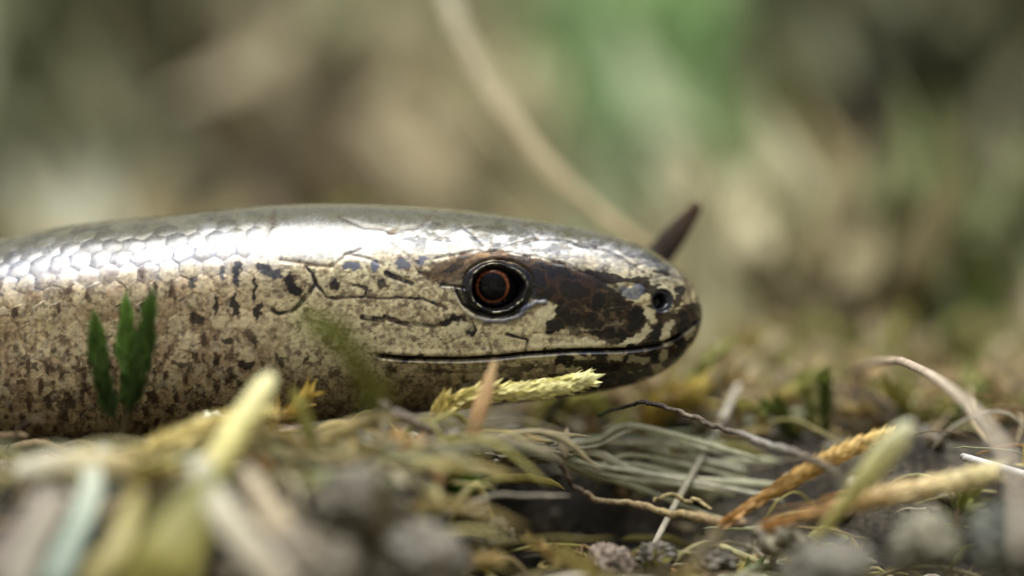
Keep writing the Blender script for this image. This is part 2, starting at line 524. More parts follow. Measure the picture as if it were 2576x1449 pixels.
# back: flecked; the bluish sky highlight is put into its pale base colour
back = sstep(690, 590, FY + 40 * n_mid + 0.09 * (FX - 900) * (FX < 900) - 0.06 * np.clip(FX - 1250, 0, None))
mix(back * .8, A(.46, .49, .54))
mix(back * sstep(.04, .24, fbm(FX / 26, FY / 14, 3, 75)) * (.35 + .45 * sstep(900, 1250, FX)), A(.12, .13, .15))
mix(back * sstep(900, 1150, FX) * sstep(.02, .2, fbm(FX / 13, FY / 8, 3, 76)) * .7, A(.12, .10, .07))
mix(back * sstep(850, 1050, FX) * sstep(.06, .16, fbm(FX / 34, FY / 15, 3, 110)) * .8, A(.06, .065, .075))
ridge = sstep(1.2, 0.5, v_arc)
v_rel = v_arc / np.clip(r_w_all / 3.05, .2, 1.2)[:, None] ** 1.6
mix(sstep(2.8, 1.3, v_rel + .8 * n_mid) * .9, A(.10, .092, .036))  # olive top of the back, its dark reflection of the background painted in

# --- body scales: rounded hexagons in rows, free edge to the rear
def scales(u, v, su, sv):
    U, V = u / su, v / sv
    d1 = np.full(U.shape, 9.); d2 = d1.copy(); idu = np.zeros(U.shape); idv = np.zeros(U.shape); lu = np.zeros(U.shape); lv = np.zeros(U.shape)
    for o in (0, .5):
        bu, bv = np.round(U - o), np.round(V - o)
        for i in (-1, 0, 1):
            for j in (-1, 0, 1):
                cu, cv = bu + o + i, bv + o + j
                du, dv = U - cu, V - cv
                d = np.hypot(du * su, dv * sv * .92)
                nb = d < d1
                d2 = np.where(nb, d1, np.minimum(d2, d))
                idu = np.where(nb, 2 * cu, idu); idv = np.where(nb, 2 * cv, idv)
                lu = np.where(nb, du, lu); lv = np.where(nb, dv, lv)
                d1 = np.where(nb, d, d1)
    return d1, d2 - d1, idu, idv, lu, lv
jit_u = s_ax + .30 * fbm(s_ax / .8, v_arc / .8, 3, 81)
jit_v = v_arc + .30 * fbm(s_ax / 1.1, v_arc / 1.1, 2, 82)
d1, ed, iu, iv, lu, lv = scales(jit_u, jit_v, .60, 1.12)
r1_, r2_, r3_ = hash2(iu, iv, 1), hash2(iu, iv, 2), hash2(iu, iv, 3)
sc_mask = np.where(FX < 1000, 1 - sstep(600, 730, FX - .35 * np.clip(FY - 830, -60, 400)), 0)
sc_mask = np.clip(sc_mask + sstep(930, 965, FY) * (FX > 560) * .6 * sstep(1500, 1300, FX), 0, 1)
sc_mask = np.where(inview, sc_mask, 1)
edge = sstep(.13, .0, ed)
disp += sc_mask * ((.012 - .008 * back) * lu * (1 + .8 * (r1_ - .5)) + .010 * (1 - back) * (r1_ - .5) + .03 * (1 - .6 * back) * (r2_ - .5) * lv + .02 * back * (r3_ - .5) * lu - (.07 + .20 * back) * np.minimum(d1, .5) ** 2)
mix(sc_mask * edge * sstep(-.1, .25, lu) * (.05 + .35 * r3_) * (1 - back), A(.12, .075, .04))
tone = (r2_ - .5) * .5
C = C * (1 + (sc_mask * tone)[..., None])
mix(sc_mask * back * sstep(.16, .40, d1 + .6 * n_mid) * (.55 + .45 * r3_) * sstep(1.9, 2.8, v_rel), A(.18, .20, .245))  # bluish shade between the shiny scales, put into the colour
mix(sc_mask * (1 - back) * (r1_ > .6) * sstep(.33, .1, d1 + .3 * n_fine) * .5, A(.62, .54, .33))
mix(sc_mask * (1 - back) * (r1_ < .3) * sstep(.36, .15, d1 + .3 * n_fine) * .5, A(.24, .15, .08))
# dark fleck on many scales, upright, near the scale's edge
fl = np.hypot((lu - .3 + .2 * (r1_ - .5)) / .17, (lv + .2 * (r3_ - .5)) / .27) + 1.4 * fbm(FX / 12, FY / 12, 2, 77)
halo = sstep(1.7, .7, fl) * (r3_ > .68 - .22 * sstep(850, 1000, FY)) * sc_mask * (1 - back)
mix(halo * .45, A(.16, .09, .045))
fleck = sstep(1.1, .5, fl) * (r3_ > .68 - .22 * sstep(850, 1000, FY)) * sc_mask * (1 - .7 * back)
mix(fleck * .85, A(.045, .026, .018))
mix(sc_mask * sstep(.08, .2, fbm(FX / 17, FY / 21, 3, 78)) * sstep(780, 900, FY) * .7, A(.10, .06, .03))

mix(sc_mask * (1 - back) * sstep(.09, .2, fbm(FX / 15, FY / 15, 3, 107)) * (.35 + .5 * sstep(800, 930, FY)), A(.06, .036, .022))
mix(sc_mask * (1 - back) * sstep(.12, .22, fbm(FX / 10, FY / 11, 3, 108)) * .5, A(.06, .038, .025))
mix(sc_mask * (1 - back) * sstep(.08, .25, -fbm(FX / 14, FY / 20, 3, 109)) * .4, A(.66, .59, .40))
# --- head shields: seams drawn from their outlines; (points, half-width px, darkness, depth mm)
seams = [
 ([(795,713),(820,748),(845,753),(890,749),(916,746),(923,726)], 3.2, .95, .06),
 ([(923,748),(957,752),(998,748),(1063,751),(1091,760),(1125,778)], 3.0, .9, .06),
 ([(913,798),(938,803),(960,806)], 7, 1, .05),
 ([(966,797),(1001,810),(1060,818),(1095,819),(1132,808),(1160,800)], 5, 1, .06),
 ([(845,829),(857,860),(850,890)], 2, .6, .04),
 ([(966,810),(970,873),(960,898)], 2.2, .6, .04),
 ([(685,779),(701,788),(735,782),(763,754)], 4.5, .95, .06),
 ([(763,754),(795,713),(786,690),(770,672)], 4, .85, .05),
 ([(707,654),(751,660),(798,670),(835,672)], 4, .8, .05),
 ([(835,672),(870,640),(905,628)], 2, .4, .04),
 ([(835,672),(845,700),(880,716),(925,726),(932,700),(925,675)], 2.4, .5, .045),
 ([(970,685),(1000,698),(1035,712)], 5, .85, .04),
 ([(1057,682),(1085,695),(1112,712)], 5, .9, .04),
 ([(1112,712),(1060,720),(1040,745)], 2, .5, .04),
 ([(1182,808),(1186,830),(1160,850),(1125,862),(1122,905)], 2.2, .6, .04),
 ([(1225,850),(1237,882),(1230,905)], 2.2, .65, .04),
 ([(1275,840),(1300,848),(1328,854),(1322,874),(1318,892)], 3.2, .9, .05),
 ([(1306,795),(1338,786),(1352,808),(1342,838),(1328,854)], 2.2, .55, .04),
 ([(1450,850),(1462,868),(1455,884)], 2.4, .6, .04),
 ([(1342,838),(1400,842),(1460,846),(1540,836)], 2.2, .6, .04),
 ([(1394,790),(1420,765),(1430,735),(1425,700)], 2, .4, .04),
 ([(1500,790),(1530,772),(1560,768),(1590,772),(1630,760)], 2.2, .5, .045),
 ([(1545,720),(1565,735),(1560,760)], 2.2, .5, .045),
 ([(1565,733),(1580,718),(1605,716),(1628,726)], 2.2, .5, .045),
 ([(1600,772),(1612,800),(1590,836)], 2, .4, .04),
 ([(1662,790),(1655,815),(1640,850),(1620,870)], 2, .5, .04),
 ([(1690,780),(1696,810),(1684,840),(1665,862)], 2, .5, .04),
 ([(1722,700),(1735,740),(1738,790),(1730,825)], 2.4, .5, .04),
 ([(1709,720),(1700,735)], 2, .4, .03),
 ([(690,530),(686,556),(672,580),(662,606),(650,625)], 7, .35, .06),
 ([(1095,607),(1122,588),(1150,574),(1200,566)], 2.6, .55, .05),
 ([(980,585),(1010,578),(1045,570),(1080,552)], 3, .55, .05),
 ([(1165,572),(1190,590),(1215,615),(1240,635)], 2.2, .35, .05),
 ([(985,615),(1020,640),(1052,664)], 2.2, .4, .05),
 ([(850,545),(920,570),(985,580)], 2.4, .35, .05),
 ([(870,640),(930,652),(965,668)], 2.4, .5, .045),
 ([(1240,635),(1300,612),(1350,600),(1420,605),(1500,620)], 2.2, .3, .05),
 ([(1350,600),(1330,575),(1290,556)], 2.2, .35, .05),
 ([(1500,620),(1560,640),(1600,670),(1640,700)], 2.2, .35, .05),
 ([(1500,620),(1540,606),(1570,602)], 2, .3, .045),
 ([(1640,700),(1680,690),(1712,700)], 2, .3, .045),
 ([(1600,670),(1640,660),(1668,655)], 2, .3, .045),
 ([(1095,650),(1150,640),(1200,633),(1290,638),(1380,655),(1470,685),(1545,720)], 2.4, .3, .05),
 ([(760,800),(800,815),(845,829),(900,832),(966,812)], 2.2, .45, .04),
 ([(860,770),(890,780),(913,798)], 2, .35, .03),
 ([(1060,930),(1180,938),(1300,932),(1420,922),(1540,915)], 2, .35, .04),
]
for pts, hw, dk, dep in seams:
    d = pdist(pts, LX, LY)
    disp -= .3 * dep * np.exp(-(d / (.8 * hw + 3.2)) ** 2)
    fade = (.45 + .9 * np.clip(.5 + 2.2 * fbm(FX / 30, FY / 30, 2, 91), 0, 1))
    mix(sstep(hw + 3.0, hw - 1.0, d + 6 * n_fine + 6 * n_mid) * np.clip(dk * fade * (1.3 if dk > .8 else .85), 0, 1), black if dk > .8 else brown * 1.3)
# gentle swelling between seams on the head
disp += headness * .03 * n_big + .012 * headness * n_mid

MYJ = np.interp(FX, [938, 1100, 1243, 1318, 1443, 1568, 1662, 1709, 1757], [893, 905, 901, 892, 884, 882, 869, 846, 806])
# --- dark mask from the eye to the nostril, brown wash above and behind the eye
def poly(pts):
    """signed softness-free inside test -> distance based mask"""
    pts = np.asarray(pts, float)
    ins = np.zeros(FX.shape, bool)
    x0, y0 = pts[-1]
    for x1, y1 in pts:
        cond = ((y1 > WY) != (y0 > WY)) & (WX < (x0 - x1) * (WY - y1) / (y0 - y1 + 1e-9) + x1)
        ins ^= cond
        x0, y0 = x1, y1
    d = pdist(np.vstack([pts, pts[:1]]), WX, WY, 60)
    return np.where(ins, d, -d)
mk = poly([(1318,664),(1380,656),(1440,672),(1500,690),(1535,712),(1562,735),(1585,765),(1575,800),(1520,822),(1470,828),(1410,818),(1385,795),(1400,770),(1370,752),(1345,745),(1325,740)])
mix(sstep(-14, 4, mk) * .98, A(.012, .009, .006))
mix(sstep(0, 6, mk) * sstep(.04, .2, fbm(FX / 14, FY / 12, 3, 93)) * .75 * sstep(1400, 1500, FX + .6 * (FY - 730)), A(.11, .075, .042))
mix(sstep(0, 6, mk) * sstep(-.05, .12, fbm(FX / 46, FY / 40, 2, 94)) * .9, black)
bw = poly([(1060,690),(1090,664),(1150,650),(1200,634),(1270,634),(1330,648),(1380,662),(1330,690),(1300,668),(1240,655),(1190,668),(1165,700),(1140,715),(1105,708)])
mix(sstep(-8, 5, bw) * .9, A(.055, .028, .015))
mix(sstep(-2, 6, bw) * sstep(.02, .2, fbm(FX / 24, FY / 14, 3, 95)) * .6, A(.26, .17, .08))

sn_ = poly([(1575,772),(1630,792),(1700,785),(1752,760),(1757,830),(1700,858),(1600,872),(1500,856),(1492,832),(1560,815)])
mix(sstep(-6, 6, sn_) * .92, A(.016, .011, .008))
mix(sstep(1690, 1735, FX) * sstep(.0, .15, fbm(FX / 9, FY / 60, 3, 106)) * .6, A(.10, .06, .03))
frontz = sstep(1330, 1480, FX) * sstep(650, 690, FY)
mix(frontz * sstep(.0, .07, fbm(FX / 30, FY / 22, 3, 111)) * .93, A(.014, .010, .008))
jaw = sstep(MYJ + 12, MYJ + 26, FY) * sstep(1100, 1400, FX)
mix(jaw * sstep(-.03, .05, fbm(FX / 34, FY / 16, 3, 112)) * .92, A(.014, .011, .008))
chk = headness * (1 - back) * sstep(1330, 1200, FX)
mix(chk * sstep(.12, .2, fbm(FX / 16, FY / 12, 3, 113)) * .75, A(.07, .045, .028))
mix(chk * sstep(.05, .2, fbm(FX / 7, FY / 7, 2, 114)) * .35, A(.16, .12, .075))
blobs = [  # cx, cy, rx, ry, rot, colour, strength
 (732,708,14,18,0,black,1),(742,730,17,14,20,black,1),(722,700,16,7,-20,black,.8),
 (885,666,17,12,-10,slate,.95),(941,664,11,15,15,slate,.95),(1013,660,22,12,5,slate,.9),(1063,654,14,9,0,slate,.9),
 (838,720,13,11,-30,black,.95),(957,716,13,7,-20,black,.85),(900,720,22,5,12,black,.8),
 (641,729,5,26,5,black,.95),(651,782,6,20,8,black,.95),(591,770,8,28,10,black,.95),(545,770,5,26,0,black,.9),(598,688,9,24,5,slate*.4,.95),
 (663,670,12,14,30,slate*.4,.95),(686,688,22,11,10,slate*.5,.9),(488,707,7,12,0,slate*.5,.8),(570,857,14,8,20,black,.85),(495,807,13,13,0,black,.85),(560,690,8,16,0,slate*.6,.8),
 (641,866,4,14,20,black,.8),(620,913,16,7,10,black,.85),(763,904,5,14,30,black,.8),(700,905,6,18,-25,black,.7),(545,905,5,16,30,black,.7),(1040,905,22,6,-10,black,.9),(960,895,12,7,0,black,.8),
 (1182,826,9,17,25,black,1),(1140,806,26,9,-14,black,1),
 (1394,822,17,13,0,black,1),(1506,754,15,18,10,black,1),(1597,798,21,28,10,black,1),(1652,846,17,40,28,black,1),(1716,812,14,27,5,black,1),
 (1545,838,48,10,-3,black,1),(1500,836,20,7,0,black,.9),(1400,880,30,9,-6,black,1),(1480,882,34,7,-2,black,1),(1570,876,46,7,-3,black,1),(1640,868,26,9,-14,black,1),
 (1422,906,18,8,-8,black,.95),(1518,924,34,12,-6,black,.95),(1585,905,20,9,0,black,.85),(1649,894,13,17,0,black,1),(1708,866,14,17,20,black,1),(1745,800,9,26,0,black,.7),
 (1600,945,44,11,-16,black,.9),(1690,905,20,12,-35,black,.85),(1470,962,40,10,-5,black,.7),(1360,920,26,6,0,black,.6),(1250,925,30,5,3,black,.6),(1100,930,36,7,0,black,.55),(980,925,14,9,30,black,.7),
 (1430,700,46,16,12,black,.8),(1385,690,60,24,8,black,.95),(1440,728,36,20,10,black,.9),(1360,730,30,24,0,black,.95),(1300,650,40,9,8,black,.7),(1150,672,30,9,-25,black,.7),(1350,700,22,20,0,black,.9),(1450,770,22,10,20,black,.6),
]
for cx, cy, bx_, by_, rot, col, st in blobs:
    d = edist(cx, cy, bx_, by_, rot)
    mix(sstep(1.7, 1.1, d) * st * .4, brown * 1.6)
    mix(sstep(1.32, .98, d) * st, col)
# cream patches by the snout and lips
for cx, cy, bx_, by_, rot, st in [(1638,790,17,24,-35,1),(1583,856,42,12,-14,1),(1624,832,12,18,20,1),(1680,835,11,32,12,1),(1735,835,10,22,25,.7),(1610,905,30,8,-6,.7),(1607,748,16,8,20,.6),(1450,868,70,12,-2,.75),(1373,790,22,26,20,.85),(1345,868,22,20,0,.6),(1160,825,30,16,-30,.6),(1550,895,26,7,-3,.7),(1455,897,26,7,-3,.7),(1670,892,10,15,0,.8)]:
    mix(sstep(1.15, .8, edist(cx, cy, bx_, by_, rot)) * st * .95, A(.60, .54, .33))
# slate shields beside the nostril and under the eye
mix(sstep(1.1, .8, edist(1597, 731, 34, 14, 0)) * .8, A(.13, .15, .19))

# --- mouth: a deep slit with a smooth lip below it
mouth = [(938,893),(965,898),(1006,902),(1100,905),(1162,905),(1243,901),(1318,892),(1443,884),(1568,882),(1625,876),(1662,869),(1709,846),(1738,826),(1757,806)]
MY = np.interp(FX, [p[0] for p in mouth], [p[1] for p in mouth])
mw = sstep(925, 985, FX) * sstep(1764, 1752, FX)
dm = FY - MY
disp -= mw * .20 * np.exp(-(np.abs(dm + 1) / 5.0) ** 2.5)
disp += mw * .02 * sstep(1700, 1600, FX) * np.exp(-((dm - 8) / 4.5) ** 2) + mw * .035 * np.exp(-((dm + 14) / 10.0) ** 2)
mix(mw * sstep(7.5, 4.0, np.abs(dm + 2.5) + 3 * n_mid), black)
mix(mw * sstep(2.6, .9, np.abs(dm - 5.5)) * sstep(980, 1250, FX) * sstep(1690, 1600, FX) * .45, A(.40, .43, .50))  # highlight along the lower lip, painted as a thin pale bluish line

# --- eye: socket, lids, folds
ex, ey = 1246., 724.
e = np.hypot((FX - ex) / np.where(FX < ex, 61, 74), (FY - ey) / np.where(FY < ey, 53, 58)) + .22 * n_mid + .04 * n_fine
up = sstep(ey + 5, ey - 25, FY)
eL = np.hypot((FX - ex) / np.where(FX < ex, 78, 90), (FY - ey) / np.where(FY < ey, 58, 66)) + .25 * n_mid
mix(sstep(1.28, 1.06, eL), black * 1.2)
disp += .085 * (.35 + 1.3 * np.clip(fbm(FX / 40, FY / 40, 2, 105) + .5, 0, 1)) * np.exp(-((e - 1.07) / .10) ** 2) - .04 * np.exp(-((e - 1.32) / .08) ** 2)
disp -= .62 * sstep(1.0, .80, e)
mix(sstep(.07, .03, np.abs(e - 1.07)) * up * sstep(-.1, .3, fbm(FX / 14, FY / 9, 2, 97)) * .6, A(.36, .33, .24))
mix(sstep(.05, .02, np.abs(e - 1.04)) * sstep(ey + 15, ey + 40, FY) * sstep(.02, .15, fbm(FX / 12, FY / 12, 2, 98)) * .8, A(.42, .39, .26))
fold = [(1140,722),(1150,752),(1168,782),(1194,800),(1225,806),(1265,808),(1303,796),(1322,774),(1350,762),(1372,762)]
df = pdist(fold, LX, LY)
disp += .05 * np.exp(-(df / 7.0) ** 2) * (.6 + 1.2 * np.clip(fbm(FX / 30, FY / 30, 2, 103) + .4, 0, 1))
mix(sstep(9, 4, df + 14 * n_fine) * .75 * (.35 + .65 * sstep(1170, 1230, FX)), A(.11, .125, .165))  # bluish highlight on the glossy fold, put into its colour
df2 = pdist([(1150,735),(1163,764),(1195,786),(1240,794),(1290,786),(1312,765)], LX, LY)
disp -= .09 * np.exp(-(df2 / 5.0) ** 2)
mix(sstep(7, 3, df2), black)
dt = pdist([(1112,719),(1135,722),(1170,726)], LX, LY)
disp -= .05 * np.exp(-(dt / 4.0) ** 2)
mix(sstep(12, 5, dt) * .8, A(.03, .03, .03))

# --- nostril
d = edist(1667, 757, 27, 30, 20, LX, LY)
mix(sstep(1.12, .95, d), A(.020, .022, .028))
disp += .022 * np.exp(-((d - 1.05) / .14) ** 2)
disp -= .05 * sstep(1.0, .8, d)
d2 = edist(1663, 756, 17, 21, 25, LX, LY)
disp -= .34 * sstep(1.05, .6, d2)
disp += .018 * np.exp(-((d2 - 1.12) / .12) ** 2)
mix(sstep(1.0, .85, d2), black * .5)

# nothing of this side-view work on the tail; keep the very tip of the snout smooth
disp *= sstep(0, 10, TIP - FX + 4)
disp += .0016 * fbm(s_ax / .09, v_arc / .09, 2, 99)
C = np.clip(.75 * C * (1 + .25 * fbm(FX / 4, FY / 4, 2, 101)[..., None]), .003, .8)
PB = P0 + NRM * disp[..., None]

m = bpy.data.materials.new('lizard_skin')
m.use_nodes = True
nt = m.node_tree; N, L = nt.nodes, nt.links
pb = N['Principled BSDF']
a_ = N.new('ShaderNodeAttribute'); a_.attribute_name = 'col'
tc = N.new('ShaderNodeTexCoord'); mp = N.new('ShaderNodeMapping'); mp.inputs['Scale'].default_value = (1000, 1000, 1000)
L.new(tc.outputs['Object'], mp.inputs['Vector'])
nz = N.new('ShaderNodeTexNoise'); nz.inputs['Scale'].default_value = 9; nz.inputs['Detail'].default_value = 6
L.new(mp.outputs[0], nz.inputs['Vector'])
rr = N.new('ShaderNodeMapRange'); rr.inputs['From Min'].default_value, rr.inputs['From Max'].default_value = .3, .7
rr.inputs['To Min'].default_value, rr.inputs['To Max'].default_value = .15, .28
L.new(nz.outputs['Fac'], rr.inputs['Value'])
ro = N.new('ShaderNodeMath'); ro.operation = 'MULTIPLY_ADD'
sh0 = N.new('ShaderNodeAttribute'); sh0.attribute_name = 'sheen'
L.new(sh0.outputs['Fac'], ro.inputs[0]); ro.inputs[1].default_value = .30
L.new(rr.outputs[0], ro.inputs[2]); L.new(ro.outputs[0], pb.inputs['Roughness'])
gm = N.new('ShaderNodeMapRange'); gm.inputs['From Min'].default_value, gm.inputs['From Max'].default_value = .3, .7
gm.inputs['To Min'].default_value, gm.inputs['To Max'].default_value = .86, 1.12
L.new(nz.outputs['Fac'], gm.inputs['Value'])
mu = N.new('ShaderNodeMix'); mu.data_type, mu.blend_type = 'RGBA', 'MULTIPLY'; mu.inputs['Factor'].default_value = 1
L.new(a_.outputs['Color'], mu.inputs['A']); L.new(gm.outputs[0], mu.inputs['B'])
L.new(mu.outputs['Result'], pb.inputs['Base Color'])
pb.inputs['Specular IOR Level'].default_value = .28
pb.inputs['Coat Weight'].default_value = .05
pb.inputs['Coat Roughness'].default_value = .2
bp = N.new('ShaderNodeBump'); bp.inputs['Strength'].default_value = .15; bp.inputs['Distance'].default_value = .015 * MM
L.new(nz.outputs['Fac'], bp.inputs['Height']); L.new(bp.outputs[0], pb.inputs['Normal'])
# the polished scales of the back are metallic, over the painted bluish highlight
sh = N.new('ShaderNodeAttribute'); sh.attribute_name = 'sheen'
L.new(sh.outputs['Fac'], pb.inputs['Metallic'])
MATS['lizard_skin'] = m

worm = empty('slow_worm', (-12, 0, 0), 'slow worm with speckled cream face and shiny bronze back lying on moss', 'lizard')
mb = MB()
mb.grid(PB, C, close_v=True)
tip = np.broadcast_to(np.array([PB[0, :, 0].mean() + .003, PB[0, :, 1].mean(), PB[0, :, 2].mean()]), (1, len(th), 3))
mb.grid(np.concatenate([tip, PB[:1]]), C[:2], close_v=True)
body = mb.build('body', 'lizard_skin', worm)
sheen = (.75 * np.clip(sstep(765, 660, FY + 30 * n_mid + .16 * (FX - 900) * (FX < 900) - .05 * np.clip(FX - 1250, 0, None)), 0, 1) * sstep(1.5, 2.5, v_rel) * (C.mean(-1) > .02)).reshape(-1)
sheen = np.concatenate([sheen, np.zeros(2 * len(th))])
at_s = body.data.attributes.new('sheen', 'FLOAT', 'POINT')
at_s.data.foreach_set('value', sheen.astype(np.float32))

# eyeballs
m = bpy.data.materials.new('eyeball')
m.use_nodes = True
nt = m.node_tree; N, L = nt.nodes, nt.links
pb = N['Principled BSDF']
a_ = N.new('ShaderNodeAttribute'); a_.attribute_name = 'col'
L.new(a_.outputs['Color'], pb.inputs['Base Color'])
pb.inputs['Roughness'].default_value = .5
pb.inputs['Specular IOR Level'].default_value = 0
pb.inputs['Coat Weight'].default_value = .35
pb.inputs['Coat Roughness'].default_value = .05
MATS['eyeball'] = m
i0 = int(np.argmin(np.abs(px_r - 1240)))
j0 = int(np.argmin(np.abs(FY[i0, :NS] - 722)))
surf = P0[i0, j0]
R = .95
for side in (-1, 1):
    c0 = np.array([at(1239, 722, surf[1])[0], side * (abs(surf[1]) - .12 - R), at(1239, 722, surf[1])[2]])
    nu, nv = 64, 96
    fi, ps = np.linspace(0, math.pi, nu)[:, None], np.linspace(0, 2 * math.pi, nv, endpoint=False)[None]
    V = np.stack([c0[0] + R * np.sin(fi) * np.cos(ps), c0[1] + side * R * np.cos(fi) + 0 * ps, c0[2] + R * np.sin(fi) * np.sin(ps)], -1)
    rad = R * np.sin(fi) + 0 * ps + 9 * (fi > math.pi / 2)
    rad = rad + .06 * fbm(np.cos(ps) * 2.5 + 4 + 0 * fi, np.sin(ps) * 2.5 + 0 * fi, 3, 5)
    c = np.zeros(V.shape) + A(.004, .004, .005)
    ir = (sstep(.425, .45, rad) * sstep(.535, .505, rad))[..., None]
    c = c * (1 - ir) + ir * (A(.16, .050, .020) * (1 + 2.0 * fbm(np.cos(ps) * 9 + 0 * fi, np.sin(ps) * 9 + rad * 20, 3, 6))[..., None])
    mb = MB(); mb.grid(V, c, close_v=True)
    mb.build('eye', 'eyeball', worm)


# ------------------------------------------------------------------ blades, stems, twigs (each a thing of its own)
def path_px(pts, n=40):
    """pts: (px, py, y mm)"""
    return smooth_path([at(*p) for p in pts], n)

def blade(name, label, cat, pts, wpx, cols, flat=.25, mat='dry_straw', n=40, sides=10, rough=0., twist=0., cup=0., root=True, group=None, wprof=None, wob=0.):
    """wpx: list of widths in px along the path"""
    if root:                                           # carry the foot on down into the soil
        p0 = at(*pts[0])
        zt = ground_z(p0[0], p0[1])
        P = smooth_path([np.array([p0[0] - .2, p0[1], min(zt - .4, p0[2] - .3)])] + [at(*p) for p in pts], n)
    else:
        P = path_px(pts, n)
    if wob:
        tt = np.linspace(0, n * .22, n)
        sd = random.randint(1, 999)
        P = P + wob * np.stack([fbm(tt, tt * 0 + 3.1, 3, sd), fbm(tt, tt * 0 + 8.1, 3, sd + 1), fbm(tt, tt * 0 + 5.7, 3, sd + 2)], -1)
    yy = P[:, 1]
    wv = np.interp(np.linspace(0, 1, n), np.linspace(0, 1, len(wpx)), wpx) / 2 * mmpx(yy)
    mb = MB()
    tube(mb, P, wv, grad(cols, n), sides, flat, rough, random.randint(1, 99), twist, cup)
    o = mb.build(name, mat, origin=P[0])
    return tag(o, label, cat, group)

def moss(name, label, pts, rpx, leaf_l, leaf_w, n, c0, c1, spread=.3, hair=0., tipspread=None, root=True, cat='moss', group=None, nn=40, mat='leaf_tissue', stem_c=(.12, .08, .03)):
    if root:
        p0 = at(*pts[0]); zt = ground_z(p0[0], p0[1])
        P = smooth_path([np.array([p0[0] - .3, p0[1], min(zt - .3, p0[2] - .3)])] + [at(*p) for p in pts], nn)
    else:
        P = path_px(pts, nn)
    e = empty(name, P[0], label, cat, group)
    k = mmpx(pts[0][2])
    mb = MB(); tube(mb, P, .06, stem_c, 6)
    mb.build('stem', 'twig_bark', e)
    mb = MB()
    shoot(mb, P, [r * k for r in rpx], leaf_l, leaf_w, n, lin(c0), lin(c1), spread, hair, tipspread)
    lv_ = mb.build('leaves', mat, e)
    lv_['kind'] = 'stuff'
    return e

# -- moss shoots that can be told apart
moss('moss_shoot', 'pale yellow-green moss shoot with bristly tip under the lizard chin', [(1095,1058,-4.2),(1128,1026,-4.0),(1180,1002,-3.9),(1250,990,-3.7),(1340,982,-3.5),(1400,972,-3.3),(1432,965,-3.2)], [4,9,17,22,23,22,17], 1.0, .62, 130, (176,156,80), (236,234,170), .07, .10, .16)
for k, (lab, pts, rp) in enumerate([
    ('golden moss shoot lying across to the leaning pale shoot', [(330,1200,-9.5),(400,1142,-9.3),(490,1098,-9.1),(560,1070,-9),(610,1055,-9)], [26,34,33,26,14])]):
    moss('moss_shoot', lab, pts, rp, 1.25, .9, 90, (190,172,100), (240,228,164), .1, .0, .06)
# dark green sprig of three buds against the flank
e = empty('moss_sprig', at(300, 1095, -5.2), 'dark green moss sprig with three pointed leaf buds against the flank', 'moss')
mb = MB()
for pts in ([(300,1120,-5.2),(290,1060,-5.2),(268,1000,-5.3)], [(300,1120,-5.2),(318,1040,-5.2),(324,960,-5.2)], [(300,1120,-5.2),(330,1030,-5.3),(348,950,-5.5)]):
    tube(mb, path_px(pts, 16), .09, lin((60, 50, 20)), 7)
mb.build('stem', 'twig_bark', e)
for pts, r_, c0, c1 in (([(285,1060,-5.2),(262,970,-5.4),(250,900,-5.5),(244,850,-5.6)], 24, (42,58,26), (74,98,44)), ([(312,1040,-5.1),(322,950,-5.1),(320,880,-5.1),(318,805,-5.1)], 27, (44,62,24), (84,112,48)), ([(322,1040,-5.4),(348,950,-5.6),(362,870,-5.7),(374,800,-5.8)], 28, (40,54,22), (62,88,36))):
    mb = MB()
    shoot(mb, path_px(pts, 20), [.12, r_ * .6 * mmpx(-5), r_ * mmpx(-5), r_ * .55 * mmpx(-5), .04], 1.2, .72, 30, lin(c0, 1.3), lin(c1, 1.7), .22, .06, .05)
    b_ = mb.build('leaf_bud', 'leaf_tissue', e); b_['kind'] = 'stuff'
moss('moss_shoot', 'blurred olive moss shoot curving up before the lizard jaw', [(965,1075,-15),(935,1010,-15.5),(905,930,-16),(862,868,-16.4),(800,822,-16.8)], [10,14,24,28,12], 1.0, .5, 46, (92,84,30), (128,138,58), .3, 0, .35)
moss('moss_shoot', 'orange-brown moss shoot with yellow tip above the thin wiry runner', [(1800,1330,-5.4),(1880,1278,-5),(1960,1228,-5),(2030,1186,-4.9),(2100,1150,-4.7),(2160,1122,-4.5),(2195,1108,-4.4)], [3,12,22,24,22,17,10], 1.0, .5, 120, (176,134,76), (226,200,124), .15, .03, .16, root=False)
moss('moss_shoot', 'long orange moss shoot fading to a pale yellow tip', [(1900,1330,-8),(2080,1282,-8),(2200,1254,-7.8),(2330,1228,-7.6),(2450,1200,-7.4)], [3,20,30,30,30,22], 1.2, .6, 120, (170,126,70), (240,230,176), .14, 0, .14, root=False)
PALE = [('pale_shoot', 'bright lemon shoot tip rising behind the orange shoots', [(2040,1370,-8.5),(2110,1285,-9.2),(2180,1200,-10),(2225,1142,-10.4),(2268,1092,-10.8),(2296,1060,-11)], [16,34,56,70,56,14], [(200,190,110),(240,236,170),(250,250,216)]), ('pale_shoot', 'pale yellow shoot leaning up against the lizard throat', [(500,1270,-12.5),(540,1180,-12),(578,1108,-11.5),(630,1030,-11),(668,968,-10.6),(688,938,-10.4)], [50,66,76,74,62,20], [(190,180,110),(232,224,150),(246,242,190)])]
moss('moss_shoot', 'frayed yellow-brown moss tip beside the bark chip', [(690,1075,-4.6),(715,1050,-4.5),(745,1022,-4.4),(766,1002,-4.4)], [10,12,12,8], .8, .3, 30, (150,112,50), (196,172,84), .3, .05, .4)
moss('moss_bud', 'small dark green moss bud below the bark chip', [(640,1165,-4.8),(652,1140,-4.6),(675,1118,-4.5)], [14,22,12], .8, .4, 26, (26,44,18), (58,84,36), .4)
